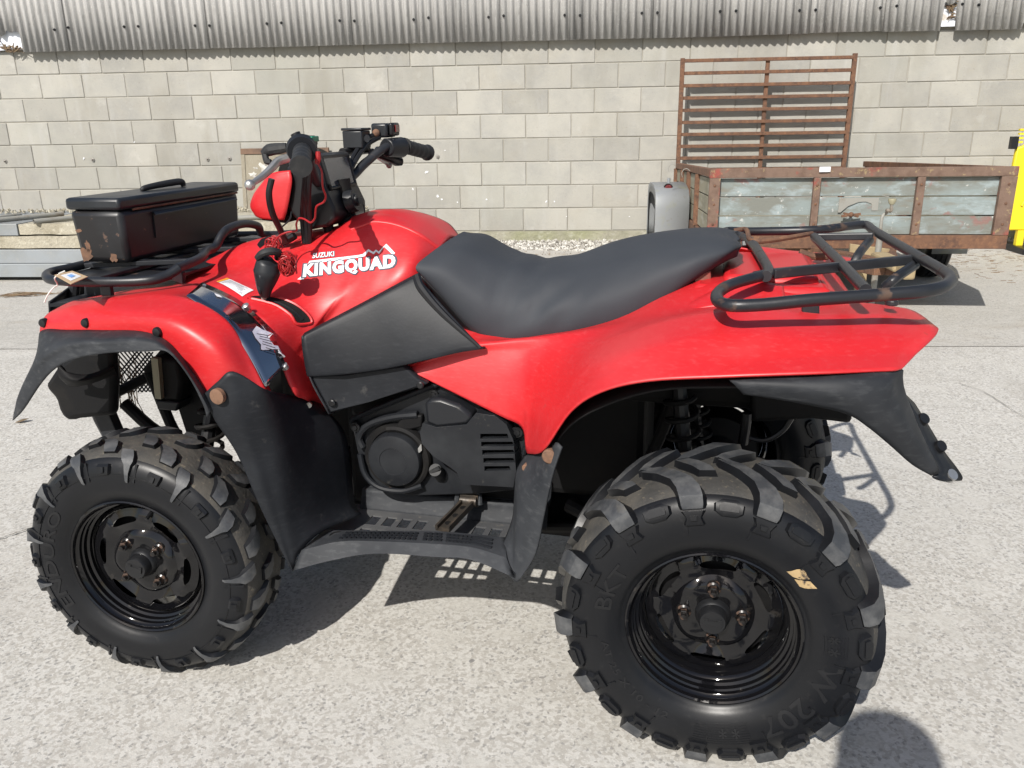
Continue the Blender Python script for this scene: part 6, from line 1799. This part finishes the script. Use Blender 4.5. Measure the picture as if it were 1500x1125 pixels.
part('headlamp', plate([(.20, -.085, 1.02), (.13, -.075, 1.025), (.10, -.02, 1.03), (.10, .02, 1.03), (.13, .075, 1.025), (.20, .085, 1.02)], (0, 0, -.02)), 'under', bevel=.004)
cab = [
    [(0.2471,-0.21,1.1156), (0.236,-0.21,1.0808), (0.2282,-0.19,1.0372), (0.2205,-0.15,0.9959), (0.2149,-0.12,0.964)],
]
part('brake_hose', tube(cab[0], .0075, 10, 6), 'bolt')
part('cable_bundle', join(*[tube([(.345 - .012 * i, -.20 + .012 * i, 1.165), (.31 - .012 * i, -.16 + .010 * i, 1.08), (.285 - .014 * i, -.12 + .008 * i, 1.02), (.27 - .008 * i, -.10, .955)], .0058, 8, 5) for i in range(3)]), 'bolt')
part('hose_low', tube([(0.2307,-0.1,0.9731), (0.2073,-0.1,0.9611), (0.1728,-0.09,0.9523), (0.1495,-0.08,0.947)], .009, 8, 4), 'bolt')
part('thin_cable', join(tube([(0.2034,-0.12,0.9918), (0.2257,-0.11,1.0121), (0.2278,-0.1,1.0306)], .002, 6, 4), tube([(0.3093,-0.02,0.979), (0.3244,-0.02,1.0029), (0.3421,-0.02,1.0166)], .003, 6, 4)), 'bolt')
part('stem_clamp', join(tube([(0.2824,-0.03,0.9985), (0.2849,-0.03,0.985)], .008, 8, 1), tube([(0.2737,-0.03,0.9848), (0.2978,-0.03,0.9835)], .006, 8, 1)), 'bolt')

# ------------------------------------------------------------------ loose things carried by the quad bike
tbx = thing('toolbox', 'black metal toolbox with rust-patched end strapped on the front rack', 'toolbox', 'atv', (-.21, 0, .905))


def taper_box(x0, x1, y0, y1, z0, z1, t):
    return ([(x0 + t, y0 + t * 1.2, z0), (x1 - t * .6, y0 + t * 1.2, z0), (x1 - t * .6, y1 - t * 1.2, z0), (x0 + t, y1 - t * 1.2, z0), (x0, y0, z1), (x1, y0, z1), (x1, y1, z1), (x0, y1, z1)],
            [(0, 3, 2, 1), (4, 5, 6, 7), (0, 1, 5, 4), (1, 2, 6, 5), (2, 3, 7, 6), (3, 0, 4, 7)])


mk('body', taper_box(-.2865, -.140, -.2445, .2665, .917, 1.044, .007), 'toolrust', tbx, bevel=.014, angle=50)
lid = mk('lid', taper_box(-.289, -.1375, -.247, .269, 1.0445, 1.073, -.0005), 'toolbox', tbx, bevel=.008, angle=50)
mk('hinge', tube([(-.1385, -.20, 1.043), (-.1385, .255, 1.043)], .0028, 8, 1), 'rust', lid)
mk('flap_panel', plate([(-.1395, -.13, 1.028), (-.1395, .235, 1.028), (-.1425, .23, .950), (-.1425, -.13, .965)], (.004, 0, 0)), 'toolrust', tbx, smooth=False)
mk('flap_lip', plate([(-.137, -.13, 1.028), (-.127, -.135, 1.020), (-.127, .235, 1.024), (-.137, .235, 1.030)], (0, 0, .003)), 'toolbox', tbx, smooth=False)
hd = mk('handle', tube([(-.222, -.048, 1.073), (-.220, -.045, 1.079), (-.214, -.01, 1.083), (-.208, .05, 1.086), (-.202, .09, 1.086), (-.200, .095, 1.074)], [.005, .007, .008, .009, .009, .006], 12, 5), 'grip', lid)
mk('latch', box((-.1500, .12, .938), (-.1435, .15, .951)), 'bolt', tbx, smooth=False)
for cx_, cz_, sx_, sz_, n_ in ((-.262, .938, .026, .022, 22), (-.252, .957, .008, .016, 12), (-.185, .930, .014, .012, 16), (-.268, .995, .014, .005, 12)):
    pts = []
    for t in range(n_):
        a = 2 * math.pi * t / n_
        rr = rng.uniform(.55, 1.05)
        zz = max(.9185, cz_ + sz_ * rr * math.sin(a))
        xx = max(-.2865 + .007 * (1.044 - zz) / .127 + .006, cx_ + sx_ * rr * math.cos(a))
        pts.append((xx, -.2445 + .0084 * (1.044 - zz) / .127 - .0005, zz))
    mk('rust_patch', plate(pts, (0, .001, 0)), 'rustbolt', tbx, smooth=False)
mk('drain_hole_disc', tube([(-.262, -.2365, .936), (-.262, -.2322, .936)], .003, 8, 1), 'under', tbx)  # dark plug in the solid end, coloured as the shade of a hole

pc = Vector((-0.1314,-0.4382,0.922))
tag_ = thing('price_tag', 'brown card tag with white printed label tied to the front rack', 'tag', 'atv', tuple(pc))
tq = [Vector((-0.1865,-0.4265,0.922)), Vector((-0.185,-0.3748,0.922)), Vector((-0.0951,-0.4323,0.922)), Vector((-0.0675,-0.5133,0.922))]
mk('card', plate(tq, (0, 0, .0015)), 'card', tag_, smooth=False)
tm_ = sum(tq, Vector()) / 4
wq = [tm_ + (p - tm_) * .62 + Vector((0, 0, .0022)) for p in tq]
lbl = mk('label', (wq, [(0, 1, 2, 3)]), 'white', tag_, smooth=False, solid=.0005)
bq = [tm_ + (p - tm_) * .26 + Vector((0, 0, .0032)) for p in tq]
mk('print', (bq, [(0, 1, 2, 3)]), 'blueink', lbl, smooth=False)
mk('string', join(tube([tq[0] + Vector((.01, 0, .002)), Vector((-0.1884,-0.4261,0.915)), (-0.2089,-0.4,0.8955), (-0.2123,-0.41,0.8895), (-0.221,-0.42,0.8757), (-0.2342,-0.42,0.8579)], .0016, 6, 5), tube([(-0.1754,-0.4258,0.926), (-0.1696,-0.4131,0.93)], .0016, 6, 1)), 'string', tag_)

lan = thing('lanyard', 'red coiled lanyard cord hanging from the handlebar over the gear lever', 'cord', 'atv', (0.3062,-0.3,0.9416))
mk('plug', tube([(0.403,-0.28,1.177), (0.4017,-0.28,1.163), (0.3974,-0.28,1.1518)], [.005, .007, .005], 10, 3), 'cord', lan)
mk('cord', tube([(0.4018,-0.285,1.1549), (0.4122,-0.29,1.1383), (0.4122,-0.29,1.1215), (0.4095,-0.285,1.1027), (0.4068,-0.27,1.0842), (0.3956,-0.26,1.0701), (0.3733,-0.25,1.0601), (0.3634,-0.24,1.0441), (0.3554,-0.23,1.0309), (0.3391,-0.22,1.0204), (0.3193,-0.21,1.0266), (0.3003,-0.2,1.0267), (0.2921,-0.2,1.0142), (0.2905,-0.2,0.9987), (0.2692,-0.2,0.9952), (0.2531,-0.21,0.9884), (0.2489,-0.23,0.9755), (0.2575,-0.26,0.963)], .0022, 8, 6), 'cord', lan)
cp = []
c0 = Vector((0.3072,-0.285,0.9345))
for i in range(420):
    t = i / 419
    a = t * 2 * math.pi * 34
    rr = .016 + .005 * math.sin(t * 37)
    ph = t * 9.0
    v = Vector((math.cos(a) * rr, .014 * math.sin(a * .5 + ph) , math.sin(a) * rr * 1.0))
    v = Matrix.Rotation(ph * 2.1, 3, 'Y') @ Matrix.Rotation(.7 * math.sin(ph * 3), 3, 'Z') @ (v * Vector((1, 1, 1)).x)
    v.x *= .78
    v.z *= 1.25
    cp.append(c0 + v)
mk('coil', tube(cp, .0013, 5, 1), 'cord', lan)
cp = []
c1 = Vector((0.2314,-0.2,0.9708))
for i in range(220):
    t = i / 219
    a = t * 2 * math.pi * 22
    v = Vector((math.cos(a) * .013, .010 * math.sin(a * .7 + t * 5), math.sin(a) * .012 - .025 + .05 * t))
    v = Matrix.Rotation(t * 4, 3, 'Y') @ v
    cp.append(c1 + v)
mk('loose_loops', tube(cp, .0012, 5, 1), 'cord', lan)

# mark on the rear tyre wall
rw = [o for o in atv.children if o.name.startswith('rear_wheel')][0]
ty_vf = rear.carcass()
ty_tree = BVHTree.FromPolygons([Vector(v) for v in ty_vf[0]], [tuple(q) for q in ty_vf[1]])
mkA = [(1.3902,-0.56,0.4578), (1.3992,-0.56,0.4617), (1.4068,-0.56,0.4669), (1.417,-0.56,0.4696), (1.4234,-0.56,0.4621), (1.4192,-0.56,0.4574), (1.4302,-0.56,0.4506), (1.4144,-0.56,0.4464), (1.4027,-0.56,0.4483)]
mkB = [(1.4054,-0.56,0.4438), (1.4215,-0.56,0.4453), (1.4318,-0.56,0.4459), (1.4445,-0.56,0.4331), (1.4253,-0.56,0.4283), (1.416,-0.56,0.4292)]
for pl_ in (mkA, mkB):
    lp_ = [(p[0] - 1.27, p[1] + .435, p[2] - HR) for p in pl_]
    v, f = lay_on(dense(lp_, 2), ty_tree, (0, 1, 0), .0012)
    o = mk('tan_mark', (v, f), 'tan', None, smooth=False)
    o.parent = rw


# ================================================================== the photographer, standing behind the lens; only the shadow reaches the picture
def skin_body(name, nodes, edges, mat, parent=None):
    me = bpy.data.meshes.new(name)
    me.from_pydata([n[0] for n in nodes], edges, [])
    me.materials.append(M[mat])
    ob = bpy.data.objects.new(name, me)
    col.objects.link(ob)
    ob.modifiers.new('skin', 'SKIN')
    for i, n in enumerate(nodes):
        sv_ = me.skin_vertices[0].data[i]
        sv_.radius = (n[1], n[2] if len(n) > 2 else n[1])
        sv_.use_root = (i == 0)
    s = ob.modifiers.new('sub', 'SUBSURF'); s.levels = 2; s.render_levels = 2
    if parent: ob.parent = parent
    return ob


PX, PY = -0.01, -0.35
nodes = [((PX, PY, .98), .15, .11), ((PX, PY, 1.15), .14, .10), ((PX, PY, 1.32), .17, .11), ((PX, PY - .01, 1.44), .13, .09), ((PX, PY + .0, 1.47), .06), ((PX, PY + .03, 1.53), .10, .10), ((PX, PY + .04, 1.60), .115, .11), ((PX, PY + .03, 1.655), .085, .085),
         ((PX - .19, PY, 1.42), .06), ((PX - .24, PY + .03, 1.20), .046), ((PX - .15, PY + .18, 1.12), .038), ((PX - .07, PY + .27, 1.20), .028),
         ((PX + .19, PY, 1.42), .06), ((PX + .24, PY + .03, 1.20), .046), ((PX + .16, PY + .18, 1.12), .038), ((PX + .10, PY + .27, 1.20), .028),
         ((PX - .09, PY, .86), .095), ((PX - .10, PY + .02, .50), .065), ((PX - .11, PY - .01, .10), .045), ((PX - .12, PY + .11, .045), .04),
         ((PX + .09, PY, .86), .095), ((PX + .10, PY + .02, .50), .065), ((PX + .11, PY - .01, .10), .045), ((PX + .12, PY + .11, .045), .04)]
edges = [(0, 1), (1, 2), (2, 3), (3, 4), (4, 5), (5, 6), (6, 7), (3, 8), (8, 9), (9, 10), (10, 11), (3, 12), (12, 13), (13, 14), (14, 15), (0, 16), (16, 17), (17, 18), (18, 19), (0, 20), (20, 21), (21, 22), (22, 23)]
ph = skin_body('person', nodes, edges, 'cloth')
ph['label'] = 'person in dark clothes taking the photograph, seen only as a shadow beside the rear tyre'
ph['category'] = 'person'
